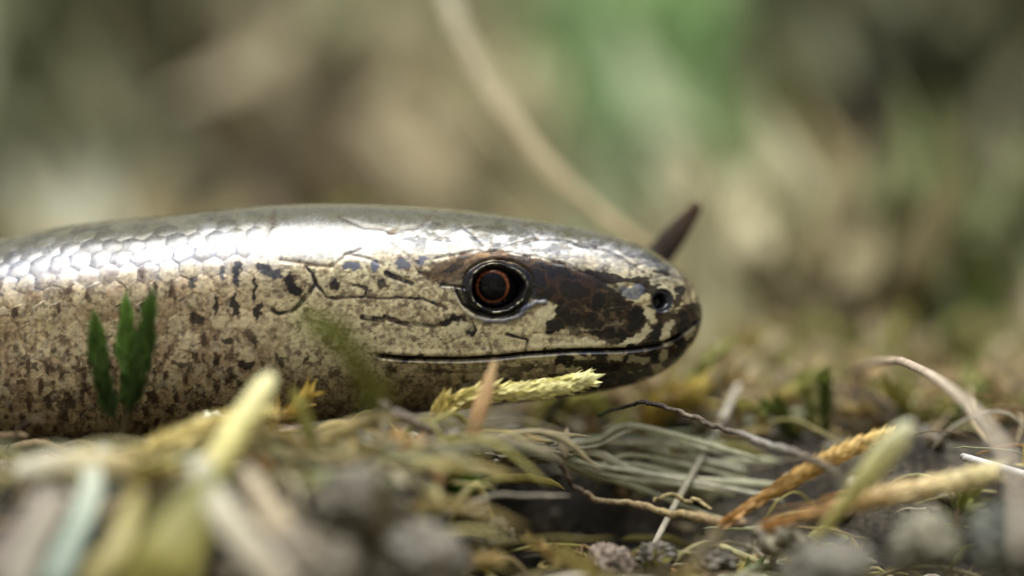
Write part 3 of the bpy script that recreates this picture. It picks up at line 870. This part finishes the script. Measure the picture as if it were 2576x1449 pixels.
moss('moss_tuft', 'bright green moss tuft beside the pale seed', [(1130,1262,-5.2),(1150,1235,-5.1),(1172,1212,-5)], [18,26,18], .7, .36, 34, (34,84,22), (80,140,44), .7)
moss('moss_tuft', 'olive moss tuft beside the grey straw tip', [(2405,1320,-5.4),(2420,1280,-5.2),(2436,1250,-5)], [14,22,16], .8, .3, 26, (70,78,30), (140,140,70), .8)
for k, (px, py, y, dx, lab) in enumerate([(1620, 1075, 4, 90, 'ochre moss shoot on the ground just behind the chin'), (1330, 1080, 5, 110, 'olive-yellow moss shoot lying under the lower jaw'), (1720, 1060, 9, -60, 'dull yellow moss shoot behind the wiry dark twig'), (1960, 1060, 14, -50, 'upright yellow moss shoot beyond the snout'), (2060, 1090, 16, 150, 'broad lime moss shoot leaning towards the arching stem'), (2420, 1150, 11, 110, 'rust-orange moss shoot under the arching stem')]):
    c = [((130,104,40),(176,158,80)), ((110,104,48),(166,160,88)), ((120,108,50),(160,146,80)), ((128,120,48),(170,160,76)), ((120,128,52),(172,178,88)), ((140,100,56),(186,146,90))][k]
    hgt = [60, 56, 70, 150, 150, 70][k]
    moss('moss_shoot', lab, [(px, py + 30, y), (px + dx * .4, py - hgt * .5, y), (px + dx, py - hgt, y)], [26, 40, 34], 1.5, .75, 44, c[0], c[1], .25)

# -- leaves and blades in the foreground
for nm_, lab_, pts_, w_, c_ in PALE:
    blade(nm_, lab_, 'moss', pts_, w_, c_, .7, 'leaf_tissue', 40, 14, .12, root='throat' in lab_)
blade('dry_grass', 'tan pointed dry blade standing in front of the hairy moss shoot', 'grass blade', [(1186,1100,-6.4),(1206,1036,-6.4),(1228,970,-6.4),(1245,906,-6.4)], [34,40,40,30,8], [(170,136,92),(210,174,124),(232,200,150)], .25, root=False)
blade('pale_leaf', 'cream leaf lying flat above the bent grey-green blade', 'leaf', [(345,1176,-12.3),(260,1164,-12.2),(150,1168,-12),(36,1188,-11.8)], [56,66,72,66,40], [(190,170,110),(226,216,172),(232,230,212)], .3, 'leaf_tissue', root=False)
blade('bent_grass', 'grey-green bent blade under the cream leaf', 'grass blade', [(120,1520,-17),(150,1420,-16.5),(205,1300,-15),(232,1220,-13.5),(222,1172,-12.6)], [64,76,66,60,54], [(140,156,140),(172,188,168),(200,202,176)], .25, 'leaf_tissue')
blade('short_leaf', 'blue-grey rounded short leaf between cream leaf and golden moss', 'leaf', [(330,1290,-10.6),(300,1220,-10.4),(270,1168,-10.2),(248,1122,-10)], [50,64,70,62,48], [(140,150,120),(176,190,176),(190,206,204)], .35, 'leaf_tissue')
blade('broad_leaf', 'broad olive leaf hanging behind the grey forked blade', 'leaf', [(380,1520,-17),(430,1400,-17),(500,1280,-16),(560,1180,-15)], [130,180,170,120,60], [(128,122,58),(150,144,76),(104,108,50)], .2, 'leaf_tissue')
blade('grey_grass', 'long grey-beige blurred blade sloping down right below pale shoot', 'grass blade', [(730,1500,-18),(640,1390,-17.5),(560,1290,-16.5),(515,1210,-15),(500,1150,-14)], [84,84,80,66,50], [(176,166,142),(184,178,154),(196,194,170)], .22, root=False)
blade('grey_grass', 'dull grey blade at the foot of the bent grey-green blade', 'grass blade', [(30,1520,-18),(70,1400,-17),(120,1300,-16),(165,1240,-15)], [84,86,72,50], [(120,116,100),(144,138,120),(160,152,132)], .25)
blade('yellow_grass', 'yellowish blurred blade between bent blade and broad leaf', 'grass blade', [(230,1500,-17),(290,1390,-16.5),(330,1290,-15.5),(352,1225,-15)], [60,66,56,30], [(160,150,92),(190,180,120),(170,158,90)], .25, 'leaf_tissue')

blade('grey_grass', 'pinkish grey blade beside the cream leaf end', 'grass blade', [(-40,1500,-15),(40,1360,-14.5),(95,1270,-14),(120,1215,-13.5)], [70,76,60,26], [(110,102,92),(136,126,114),(140,132,116)], .25)
blade('beige_grass', 'beige blurred blade crossing under the golden shoot', 'grass blade', [(800,1480,-17),(720,1350,-16),(660,1250,-15),(610,1170,-14)], [70,76,66,30], [(150,134,108),(176,160,130),(184,172,144)], .25)
blade('olive_leaf', 'dark olive leaf in the shade under the golden shoot', 'leaf', [(300,1480,-12),(390,1330,-11.5),(480,1230,-11),(570,1140,-10.5)], [90,120,110,40], [(84,82,36),(104,102,46),(120,116,58)], .25, 'leaf_tissue')
blade('tan_stalk', 'olive-tan arching stalk in front of the bark chip', 'stem', [(700,1230,-8.6),(760,1150,-8.6),(840,1092,-8.5),(930,1062,-8.3),(1000,1056,-8)], [34,40,42,40,26], [(130,112,70),(150,132,86),(140,126,80)], .6)

# -- bits on the ledge
blade('tan_bud', 'fat tan bud scale leaning on the grey stem', 'bud', [(1010,1150,-8),(1006,1115,-8),(992,1075,-8)], [20,48,50,20], [(150,110,60),(196,154,96)], .7, 'leaf_tissue', 16)
blade('tan_bud', 'slender pale tan bud scale beside the fat one', 'bud', [(1055,1150,-6),(1062,1108,-6),(1074,1070,-6)], [10,28,26,8], [(160,120,80),(214,176,128)], .6, 'leaf_tissue', 16)
blade('seed', 'pale pinkish seed beside the bright green moss tuft', 'seed', [(1100,1225,-6.2),(1112,1202,-6.2),(1126,1180,-6.2)], [14,40,42,14], [(190,150,120),(216,184,156)], .8, 'leaf_tissue', 16, root=False)
blade('small_leaf', 'tiny upright translucent pointed leaf on the wiry runner', 'leaf', [(1424,1150,-4.4),(1420,1125,-4.4),(1424,1098,-4.4),(1428,1074,-4.4)], [8,26,28,16,2], [(150,136,104),(190,178,150)], .15, 'leaf_tissue', 24, root=False)
# bark chip: a split flake with fibrous grain
e = empty('bark_chip', at(760, 1110, -4.6), 'pale pinkish splintered bark chip beside the frayed moss tip', 'bark')
for k in range(7):
    mb = MB()
    x0, y0 = 702 + k * 4, 1082 + k * 7
    P = path_px([(x0 + random.uniform(-4, 4), y0 + 4, -4.8 + .08 * k), (x0 + 60, y0 - 6, -4.8 + .08 * k), (x0 + 115 + random.uniform(-14, 20), y0 - 4 + random.uniform(-6, 6), -4.6 + .08 * k)], 18)
    tube(mb, P, np.linspace(8, 4, 18) * mmpx(-4.7), lin(random.choice([(186,166,156),(160,140,128),(206,190,180)])), 7, .5, .3, k)
    mb.build('splinter', 'dry_straw', e)
# wiry runner across the hole
blade('runner', 'thin knotted brown runner sagging across the dark hole', 'twig', [(945,1016,-7.4),(1000,1046,-7.2),(1075,1074,-6.6),(1150,1098,-6.2),(1250,1120,-5.8),(1345,1136,-5.2),(1398,1156,-4.7),(1428,1204,-4.3),(1468,1240,-4.1),(1530,1262,-4),(1600,1270,-4),(1680,1290,-4.2),(1770,1304,-4.6),(1880,1318,-5.2)], [26,28,26,24,24,24,18,15,14,14,17,20,26,30], [(150,140,124),(120,110,96),(132,130,122),(110,96,80),(66,54,44),(130,116,84),(150,132,92),(140,120,90)], .85, 'twig_bark', 160, 9, .5, root=False, wob=.22)
blade('twig', 'dark wiry twig with pale crust reaching out from under the snout', 'twig', [(1500,1046,-1.2),(1560,1030,-1.6),(1612,1016,-2.2),(1680,1026,-2.6),(1740,1050,-3),(1800,1076,-3.6),(1890,1102,-4.6),(1975,1134,-5.6),(2060,1160,-6.4),(2110,1200,-7)], [9,10,11,12,14,15,18,21,21,17], [(60,66,40),(30,26,18),(40,32,24),(110,100,84),(80,70,56),(150,146,134),(96,86,70),(104,96,78)], .9, 'twig_bark', 120, 9, .45, root=False, wob=.2)
blade('curled_tendril', 'curly dry tendril lying along the runner', 'twig', [(1640,1262,-4.2),(1670,1250,-4),(1700,1248,-3.9),(1730,1262,-4),(1752,1256,-4.1),(1790,1280,-4.3)], [8,10,12,12,10,6], [(120,108,70),(170,156,110)], .6, 'twig_bark', 50, 8, .4, root=False, wob=.15)
blade('thin_stem', 'thin straight pale stem crossing behind the twig and runner', 'stem', [(1612,1452,-2.9),(1640,1384,-2.6),(1682,1300,-1.9),(1740,1196,-.4),(1792,1100,1.6),(1830,1030,3),(1860,962,4.2)], [15,17,17,18,19,19,17], [(170,160,140),(186,178,160),(150,146,122),(160,156,136),(180,174,156)], .9, 'dry_straw', 60, 8, .1)
blade('arching_stem', 'beige stem arching over the mossy ground beyond the snout', 'stem', [(2100,1010,10),(2130,955,8),(2185,918,4),(2250,908,-.5),(2290,918,-2.2),(2360,956,-5.5),(2440,1022,-9.5),(2510,1110,-13),(2560,1230,-16),(2570,1400,-18)], [16,17,18,20,22,23,24,25,26,26], [(120,104,84),(150,130,108),(196,176,150),(196,182,158),(190,178,156),(180,168,146)], .8, 'dry_straw', 80, 9, .06)
blade('grey_straw', 'short silvery grey straw with a cut end beside olive tuft', 'straw', [(2800,1272,-2.6),(2650,1217,-2.8),(2520,1178,-3),(2432,1153,-3.1),(2424,1150,-3.1)], [22,22,22,21,20], [(170,170,166),(214,212,206),(206,204,196)], .95, 'dry_straw', 40, 9, .08)
# long grass behind the head
blade('grass_stalk', 'long pale grass stalk slanting down behind the lizard head', 'grass', [(1700,720,12),(1590,602,12),(1500,532,12.5),(1400,440,13),(1300,322,14),(1210,182,15),(1150,62,16),(1115,-60,17),(1090,-240,18)], [28,31,33,36,39,42,44,42,38], [(150,134,100),(180,164,124),(180,166,130),(170,162,132),(176,172,150)], .4, n=60)
blade('grass_stalk', 'faint thin grass stalk beside the long pale one', 'grass', [(1560,720,15),(1430,572,16),(1330,470,17),(1230,350,18),(1160,220,20)], [20,22,22,20,16], [(110,100,70),(140,130,96)], .5)
blade('dark_twig', 'short dark twig with a broken tip above the snout', 'twig', [(1330,1110,3.4),(1440,970,3.5),(1560,790,3.6),(1600,715,3.6),(1650,650,3.6),(1700,588,3.6),(1750,522,3.6),(1760,510,3.6)], [14,20,40,72,70,56,34,8], [(40,32,22),(40,32,22),(44,34,24),(80,58,38)], .3, 'twig_bark', 50, 9, .15, root=False)
for k, (pts, wv, cc, lab) in enumerate([
    ([(2150,900,30),(2165,650,30),(2172,500,30),(2180,330,31),(2175,120,32)], [60,66,66,60,50], (34,31,22), 'dark upright stem in the blurred grass right of the head'),
    ([(2300,1000,34),(2350,760,34),(2420,560,35),(2500,380,36),(2600,180,38)], [60,66,66,60,44], (48,44,32), 'dark slanting stem leaning away at the edge of the grass'),
    ([(1900,900,40),(1880,600,40),(1800,300,41),(1740,60,42),(1710,-120,43)], [40,60,70,66,50], (86,118,62), 'fresh green blade in the blurred grass above the dark twig'),
    ([(1560,860,46),(1590,600,46),(1560,300,47),(1480,60,48),(1440,-120,49)], [50,70,80,76,60], (102,124,86), 'broad grey-green blade behind the long pale stalk'),
    ([(2480,980,24),(2470,800,24),(2440,640,24),(2380,560,24)], [40,70,90,40], (88,104,44), 'low green leaf behind the arching stem')]):
    blade('tall_grass', lab, 'grass', pts, wv, [cc, tuple(min(255, int(v * 1.15)) for v in cc)], .25, 'undergrowth_leaf', 30)

# pleated withered leaf behind the runner
e = empty('withered_leaf', at(1430, 1150, -1.6), 'pale withered leaf split into strands fanning out behind the runner', 'leaf')
for k in range(22):
    f = k / 21
    y0 = -1.6 + random.uniform(-.3, .3); y1 = 1.0 + random.uniform(-1.2, 1.5)
    x1 = 1700 + 190 * math.sin(2.2 * f + .4) + random.uniform(-70, 60)
    ye = 1085 + 200 * f + random.uniform(-45, 45)
    P = path_px([(1405 + random.uniform(-14, 10), 1118 + 44 * f, y0), (1500, 1112 + 90 * f + random.uniform(-30, 30) - 16, (y0 * .6 + y1 * .4)), (1610 + random.uniform(-20, 20), 1098 + 140 * f + random.uniform(-38, 38) - 12, y0 * .3 + y1 * .7), (x1, ye, y1), (x1 + random.uniform(20, 60), ye + random.uniform(-4, 22), y1 + .4)], 26)
    mb = MB()
    wv = np.interp(np.linspace(0, 1, 26), [0, .3, .75, 1], [7, 11, 9, 2]) * random.uniform(.35, 1.25) * mmpx(0)
    tube(mb, P, wv, grad([random.choice([(150,150,120),(176,172,146),(130,134,98)]), random.choice([(206,202,180),(190,190,158),(160,166,122)])], 26), 7, .3, .15, k)
    mb.build('strand', 'dry_straw', e)

# -- clods and pebbles
def lump(mb, c, r, col, seed, nu=28, nv=36, rough=.35, sq=(1, 1, .8)):
    fi, ps = np.linspace(0.02, math.pi - .02, nu)[:, None], np.linspace(0, 2 * math.pi, nv, endpoint=False)[None]
    d = np.stack([np.sin(fi) * np.cos(ps), np.sin(fi) * np.sin(ps), np.cos(fi) + 0 * ps], -1)
    nz_ = fbm(d[..., 0] * 1.6 + 11 * seed + d[..., 2], d[..., 1] * 1.6 - d[..., 2] * 1.3, 5, seed) + .6 * fbm(d[..., 0] * 5 + d[..., 2] * 2, d[..., 1] * 5 + 5 * d[..., 2], 4, seed + 3)
    rr_ = r * (1 + rough * 1.6 * nz_)
    V = np.asarray(c) + d * rr_[..., None] * np.asarray(sq)
    cc = np.asarray(col) * (1 + 1.1 * fbm(d[..., 0] * 3 + seed, d[..., 1] * 3 + d[..., 2] * 2, 3, seed + 7))[..., None]
    mb.grid(V, np.clip(cc, .01, .8), close_v=True)
clods = [
 (1530,1420,-5,62,(120,104,98),'purplish brown soil clod below the runner','soil_clod'),
 (1235,1345,-5,60,(100,92,80),'grainy grey soil clod at the rim of the dark hole','soil_clod'),
 (1190,1285,-5.4,40,(96,88,76),'small gritty clod above the grainy grey one','soil_clod'),
 (900,1270,-13.5,110,(112,104,96),'large blurred grey-brown clod below the bark chip','soil_clod'),
 (1030,1410,-13,120,(124,116,112),'pale grey blurred clod left of the grainy clod','soil_clod'),
 (760,1440,-16,130,(110,100,90),'dull brown clod at the foot of the grey-beige blade','soil_clod'),
 (1110,1140,-5.8,55,(120,104,96),'crumbly clod under the knotted runner','soil_clod'),
 (1850,1215,5,48,(170,140,128),'pinkish pebble half hidden behind the orange moss','pebble'),
 (1290,1128,-1.2,70,(120,112,100),'flat soil crust bridging the top of the dark hole','soil_crust'),
 (1650,1405,-4.5,50,(80,72,64),'dark crumbly clod at the foot of the thin stem','soil_clod'),
 (1790,1430,-5,60,(88,80,72),'dark rough clod right of the thin stem foot','soil_clod'),
 (2080,1440,-13,110,(110,104,98),'grey blurred clod below the orange moss shoots','soil_clod'),
 (2330,1370,-12,90,(130,124,112),'light grey clod below the long orange shoot','soil_clod'),
 (2540,1350,-13,100,(96,96,92),'slate grey clod under the silvery straw','soil_clod'),
 (1960,1350,-6,60,(120,112,98),'fibrous grey clod between dark clod and orange moss','soil_clod'),
 (540,1060,-4.8,30,(190,188,184),'whitish crusty crumb behind the leaning pale shoot','soil_clod'),
 (450,1040,-1,60,(110,112,118),'bluish grey blurred stone under the lizard throat','pebble'),
]
for k, (px, py, y, r, col, lab, nm) in enumerate(clods):
    mb = MB(); c = at(px, py, y)
    lump(mb, c, r * mmpx(y), np.array(lin(col, 1.1)) * np.array([.92, .97, .80]), 31 + k * 7, 60, 80, {'pebble': .2, 'soil_crust': .4}.get(nm, .62), (2.0, 2.6, .62) if nm == 'soil_crust' else (1, 1, .8))
    tag(mb.build(nm, 'soil_grain'), lab, 'pebble' if nm == 'pebble' else 'soil')
blade('orange_leaf', 'rusty orange leaf scrap on the blurred clods', 'leaf', [(730,1362,-12.6),(790,1340,-12.6),(850,1318,-12.6),(880,1300,-12.6)], [30,64,64,20], [(140,100,62),(166,122,76)], .4, 'leaf_tissue', root=False)
# dry curly tuft
e = empty('dry_tuft', at(1420, 1440, -4.5), 'yellowish curly tuft of dry moss between the clods', 'moss')
mb = MB()
for k in range(46):
    a, b = random.uniform(-60, 60), random.uniform(20, 85)
    p0 = np.array([1420 + a * .4, 1450, -4.5 + random.uniform(-.6, .6)])
    P = path_px([(p0[0], p0[1], p0[2]), (1420 + a * .8, 1450 - b * .6, p0[2] + random.uniform(-.4, .4)), (1420 + a + random.uniform(-20, 20), 1450 - b, p0[2] + random.uniform(-.5, .5)), (1420 + a * 1.1 + random.uniform(-25, 25), 1450 - b + random.uniform(-10, 22), p0[2])], 14)
    tube(mb, P, np.linspace(.05, .025, 14), np.array(lin(random.choice([(150,130,80),(176,158,104),(120,104,60),(140,112,80)]))), 5)
o = mb.build('strands', 'dry_straw', e); o['kind'] = 'stuff'

# ------------------------------------------------------------------ uncountable litter
def scatter(n, xr, yr, f):
    for _ in range(n):
        x = random.uniform(*xr); y = random.uniform(*yr)
        f(x, y, ground_z(x, y))
SOILC = [(74,64,44),(96,86,64),(120,112,90),(56,48,34),(140,134,112),(92,90,76)]
mb = MB()
def crumb(x, y, z):
    r = random.choice([.05, .07, .1, .14, .2, .3]) * random.uniform(.8, 1.3)
    lump(mb, (x, y, z + r * .3), r, lin(random.choice(SOILC)), random.randint(1, 9999), 8, 10, .9, (1, random.uniform(.7, 1.2), random.uniform(.5, .9)))
scatter(1500, (-19, 19), (-13, -2.5), crumb)
scatter(300, (0, 22), (-2, 10), crumb)
scatter(500, (-3, 9), (-7, 0), crumb)
tag(mb.build('soil_crumbs', 'soil_grain', origin=(0, -5, 0)), 'brown and grey soil crumbs strewn over the ground', 'soil', kind='stuff')

LITC = [(176,160,124),(150,132,96),(120,100,70),(190,180,150),(140,110,66),(104,92,76)]
mb = MB()
def fibre(x, y, z):
    Ln, a = random.uniform(1.5, 6), random.uniform(0, 6.28)
    d = np.array([math.cos(a), math.sin(a) * .7, random.uniform(-.1, .3)])
    s_ = np.array([-d[1], d[0], 0]) * random.uniform(-.5, .5)
    b = np.array([x, y, z + .1])
    P = smooth_path([b, b + d * Ln * .35 + s_ + [0, 0, random.uniform(.05, .5)], b + d * Ln * .7 + s_ * .4 + [0, 0, random.uniform(0, .5)], b + d * Ln + [0, 0, random.uniform(-.5, .1)]], 12)
    w_ = random.choice([.03, .04, .05, .08, .16])
    tube(mb, P, w_, np.array(lin(random.choice(LITC))) * random.uniform(.6, 1.1), 5, .6)
scatter(420, (-18, 18), (-12, -3), fibre)
scatter(420, (0, 24), (-2, 28), fibre)
scatter(120, (-20, 0), (5, 28), fibre)
tag(mb.build('plant_litter', 'dry_straw', origin=(0, -5, 0)), 'thin dry straw and fibre litter scattered on the soil', 'litter', kind='stuff')

MOSSC = [((84,84,34),(140,134,66)), ((116,104,52),(170,152,86)), ((60,70,28),(104,116,52)), ((130,112,56),(186,174,104)), ((120,100,56),(164,144,90)), ((90,84,60),(140,130,100))]
mb = MB()
FARC = [((150,138,100),(190,178,140)), ((140,136,80),(176,172,110)), ((160,146,112),(206,192,160)), ((120,124,66),(160,162,96)), ((150,128,90),(190,168,126))]
def mini(x, y, z, s=1.0):
    a = random.uniform(0, 6.28); hgt = random.uniform(1.0, 2.6) * s
    d = np.array([math.cos(a) * .8, math.sin(a) * .6, random.uniform(.4, 1.2)])
    b = np.array([x, y, z - .1])
    P = smooth_path([b, b + d * hgt * .5 + [0, 0, .2], b + d * hgt + [d[0] * .4, 0, -.1]], 8)
    c0, c1 = random.choice(MOSSC if y < 4 else FARC)
    shoot(mb, P, [.12 * s, .2 * s, .12 * s], .75 * s, .36 * s, 20, lin(c0), lin(c1), .4)
scatter(22, (-18, 18), (-12.5, -7), mini)
scatter(30, (2, 18), (-7, -3), mini)
scatter(420, (1, 24), (3, 30), lambda x, y, z: mini(x, y, z, 1.0))
scatter(120, (-24, 2), (6, 34), lambda x, y, z: mini(x, y, z, 1.2))
scatter(200, (-32, 34), (28, 60), lambda x, y, z: mini(x, y, z, 2.2))
tag(mb.build('moss_carpet', 'leaf_tissue', origin=(0, -5, 0)), 'loose carpet of olive and yellow moss on the ground', 'moss', kind='stuff')

MATC = [(206,196,130),(226,218,160),(176,170,96),(150,140,70),(196,174,112),(176,180,140),(160,150,116),(214,206,180)]
mb = MB()
def strand(x, y, z, h0=0.0):
    Ln, a = random.uniform(2.0, 6.0), random.choice([0, math.pi]) + random.gauss(0, .7)
    d = np.array([math.cos(a), math.sin(a) * .6, 0])
    rise = random.uniform(.2, 1.3)
    b = np.array([x, y, z + .05 + h0])
    P = smooth_path([b, b + d * Ln * .3 + [0, random.gauss(0, .3), rise * .8], b + d * Ln * .65 + [0, random.gauss(0, .3), rise], b + d * Ln + [0, 0, rise * random.uniform(-.2, 1.1)]], 14)
    w_ = random.choice([.04, .06, .08, .11, .15])
    P = P + .16 * np.stack([fbm(np.arange(14) * .45, np.full(14, 10 * x), 2, 3), fbm(np.arange(14) * .45, np.full(14, 7 * y), 2, 4), fbm(np.arange(14) * .45, np.full(14, 5 * x + y), 2, 5)], -1)
    c = np.array(lin(random.choice(MATC))) * random.uniform(.55, 1.0)
    tube(mb, P, w_ * np.interp(np.linspace(0, 1, 14), [0, .4, .85, 1], [.7, 1, .8, .15]), np.linspace(.7, 1.15, 14)[:, None] * c, 6, .45, .45, random.randint(1, 99))
scatter(190, (-17, -2), (-11, -4.2), strand)
scatter(50, (-4, 0), (-9, -4.5), strand)
scatter(130, (4, 17), (-9, -1), strand)
scatter(70, (1, 18), (-1, 12), strand)
scatter(70, (-17, -1.5), (-11.5, -8), lambda x, y, z: strand(x, y, z, random.uniform(-.1, .5)))
tag(mb.build('moss_mat', 'leaf_tissue', origin=(0, -6, 0)), 'tangled mat of pale yellow-green strands against the belly', 'moss', kind='stuff')

# ------------------------------------------------------------------ undergrowth behind: leafy clumps; shadowy gaps are put into the clump colours
ANCH = [(100,100,70,80,50),(50,240,128,138,108),(400,60,40,42,22),(300,480,145,150,132),(130,560,150,155,140),(600,430,96,86,66),(700,220,128,118,95),(900,100,100,105,72),(1000,350,122,110,86),(800,420,94,82,62),(1300,150,116,108,80),(1500,80,100,125,76),(1650,220,112,132,102),(1750,130,74,98,48),(1850,300,95,100,65),(2000,100,108,106,82),(2250,80,40,42,24),(2330,300,58,54,38),(2520,300,96,98,72),(2170,520,70,70,52),(2000,450,112,116,76),(1700,450,120,124,100),(1950,600,136,122,88),(2150,600,132,110,76),(2450,620,80,96,46),(2400,760,84,80,56),(1900,800,140,128,102),(2260,900,116,98,84),(2520,850,150,134,118),(200,520,180,182,170),(60,610,172,174,162),(1560,150,100,132,78),(1700,60,78,108,52),(2180,60,36,38,22),(1780,650,135,128,104),(1850,720,140,132,106),(550,120,60,56,36),(250,250,104,104,74),(450,330,112,112,88)]
ANC = np.array(ANCH, float)
def patch_col(px, py):
    d2 = (ANC[:, 0] - px) ** 2 + (ANC[:, 1] - py) ** 2 + 900
    w_ = 1 / d2 ** 1.5
    c = np.array(lin(tuple((ANC[:, 2:] * w_[:, None]).sum(0) / w_.sum())))
    c = c * np.clip((c.mean() / .15), .3, 2) ** .25
    return c * .75 + .25 * c.mean() * np.array([1.06, 1.0, .85])
UK = 2.9
mb = MB()
for gx_ in np.arange(-400, 3000, 115):
    for gy_ in np.arange(-260, 900, 105):
        px, py = gx_ + random.uniform(-50, 50), gy_ + random.uniform(-45, 45)
        y = random.uniform(50, 92) if py < 620 or px < 1700 else random.uniform(24, 42)
        c = at(px, py, y)
        col = patch_col(px, py) * (UK if y > 45 else .66 * UK) * (np.array([.95, 1.0, .92]) if y < 45 else 1)
        zt = ground_z(c[0], c[1])
        tube(mb, smooth_path([np.array([c[0] + random.uniform(-4, 4), y, zt - .5]), np.array([c[0] + random.uniform(-2, 2), y, (zt + c[2]) / 2]), c], 8), .25, col * .7, 5)
        for k in range(16):
            d = np.array([random.gauss(0, .5), random.gauss(0, .6), random.choice([1, 1, -1]) * random.uniform(.4, 1.2)])
            nrm = np.array([random.gauss(0, .4), -1.0, random.gauss(1.0, .4)])
            b = c + np.array([random.gauss(0, 1.1), random.gauss(0, 2.0), random.gauss(0, 1.0)])
            leaf(mb, b - d * 1.2, d, nrm, random.uniform(4, 7), random.uniform(1.1, 2.0), col * random.uniform(.8, 1.2), col * random.uniform(.85, 1.25), .2)
tag(mb.build('undergrowth', 'undergrowth_leaf', origin=(0, 60, 0)), 'dense blurred mass of grass and leafy stems behind the lizard', 'undergrowth', kind='stuff')

# turf on the added light-blocking banks
mb = MB()
for _ in range(2600):
    a, r = random.uniform(0, 6.283), random.uniform(160, 1500)
    x, y = r * math.cos(a), 60 + r * math.sin(a)
    if y < 0 and abs(x) < 40 + .15 * -y: continue
    z = ground_z(x, y)
    hgt = random.uniform(30, 90)
    lean = np.array([random.gauss(0, .35), random.gauss(0, .35), 1.0])
    col = np.array(lin(random.choice([(110,104,70),(90,98,54),(130,118,84),(74,80,44)])))
    leaf(mb, np.array([x, y, z - 2]), lean, np.array([random.gauss(0, 1), -1, .3]), hgt, random.uniform(4, 9), col, col * 1.2, .3)
tag(mb.build('turf', 'undergrowth_leaf', origin=(0, 400, 0)), 'rough grass growing on the added banks around the spot', 'grass', kind='stuff')

for e in EMPTIES:
    if '_o' in e: del e['_o']
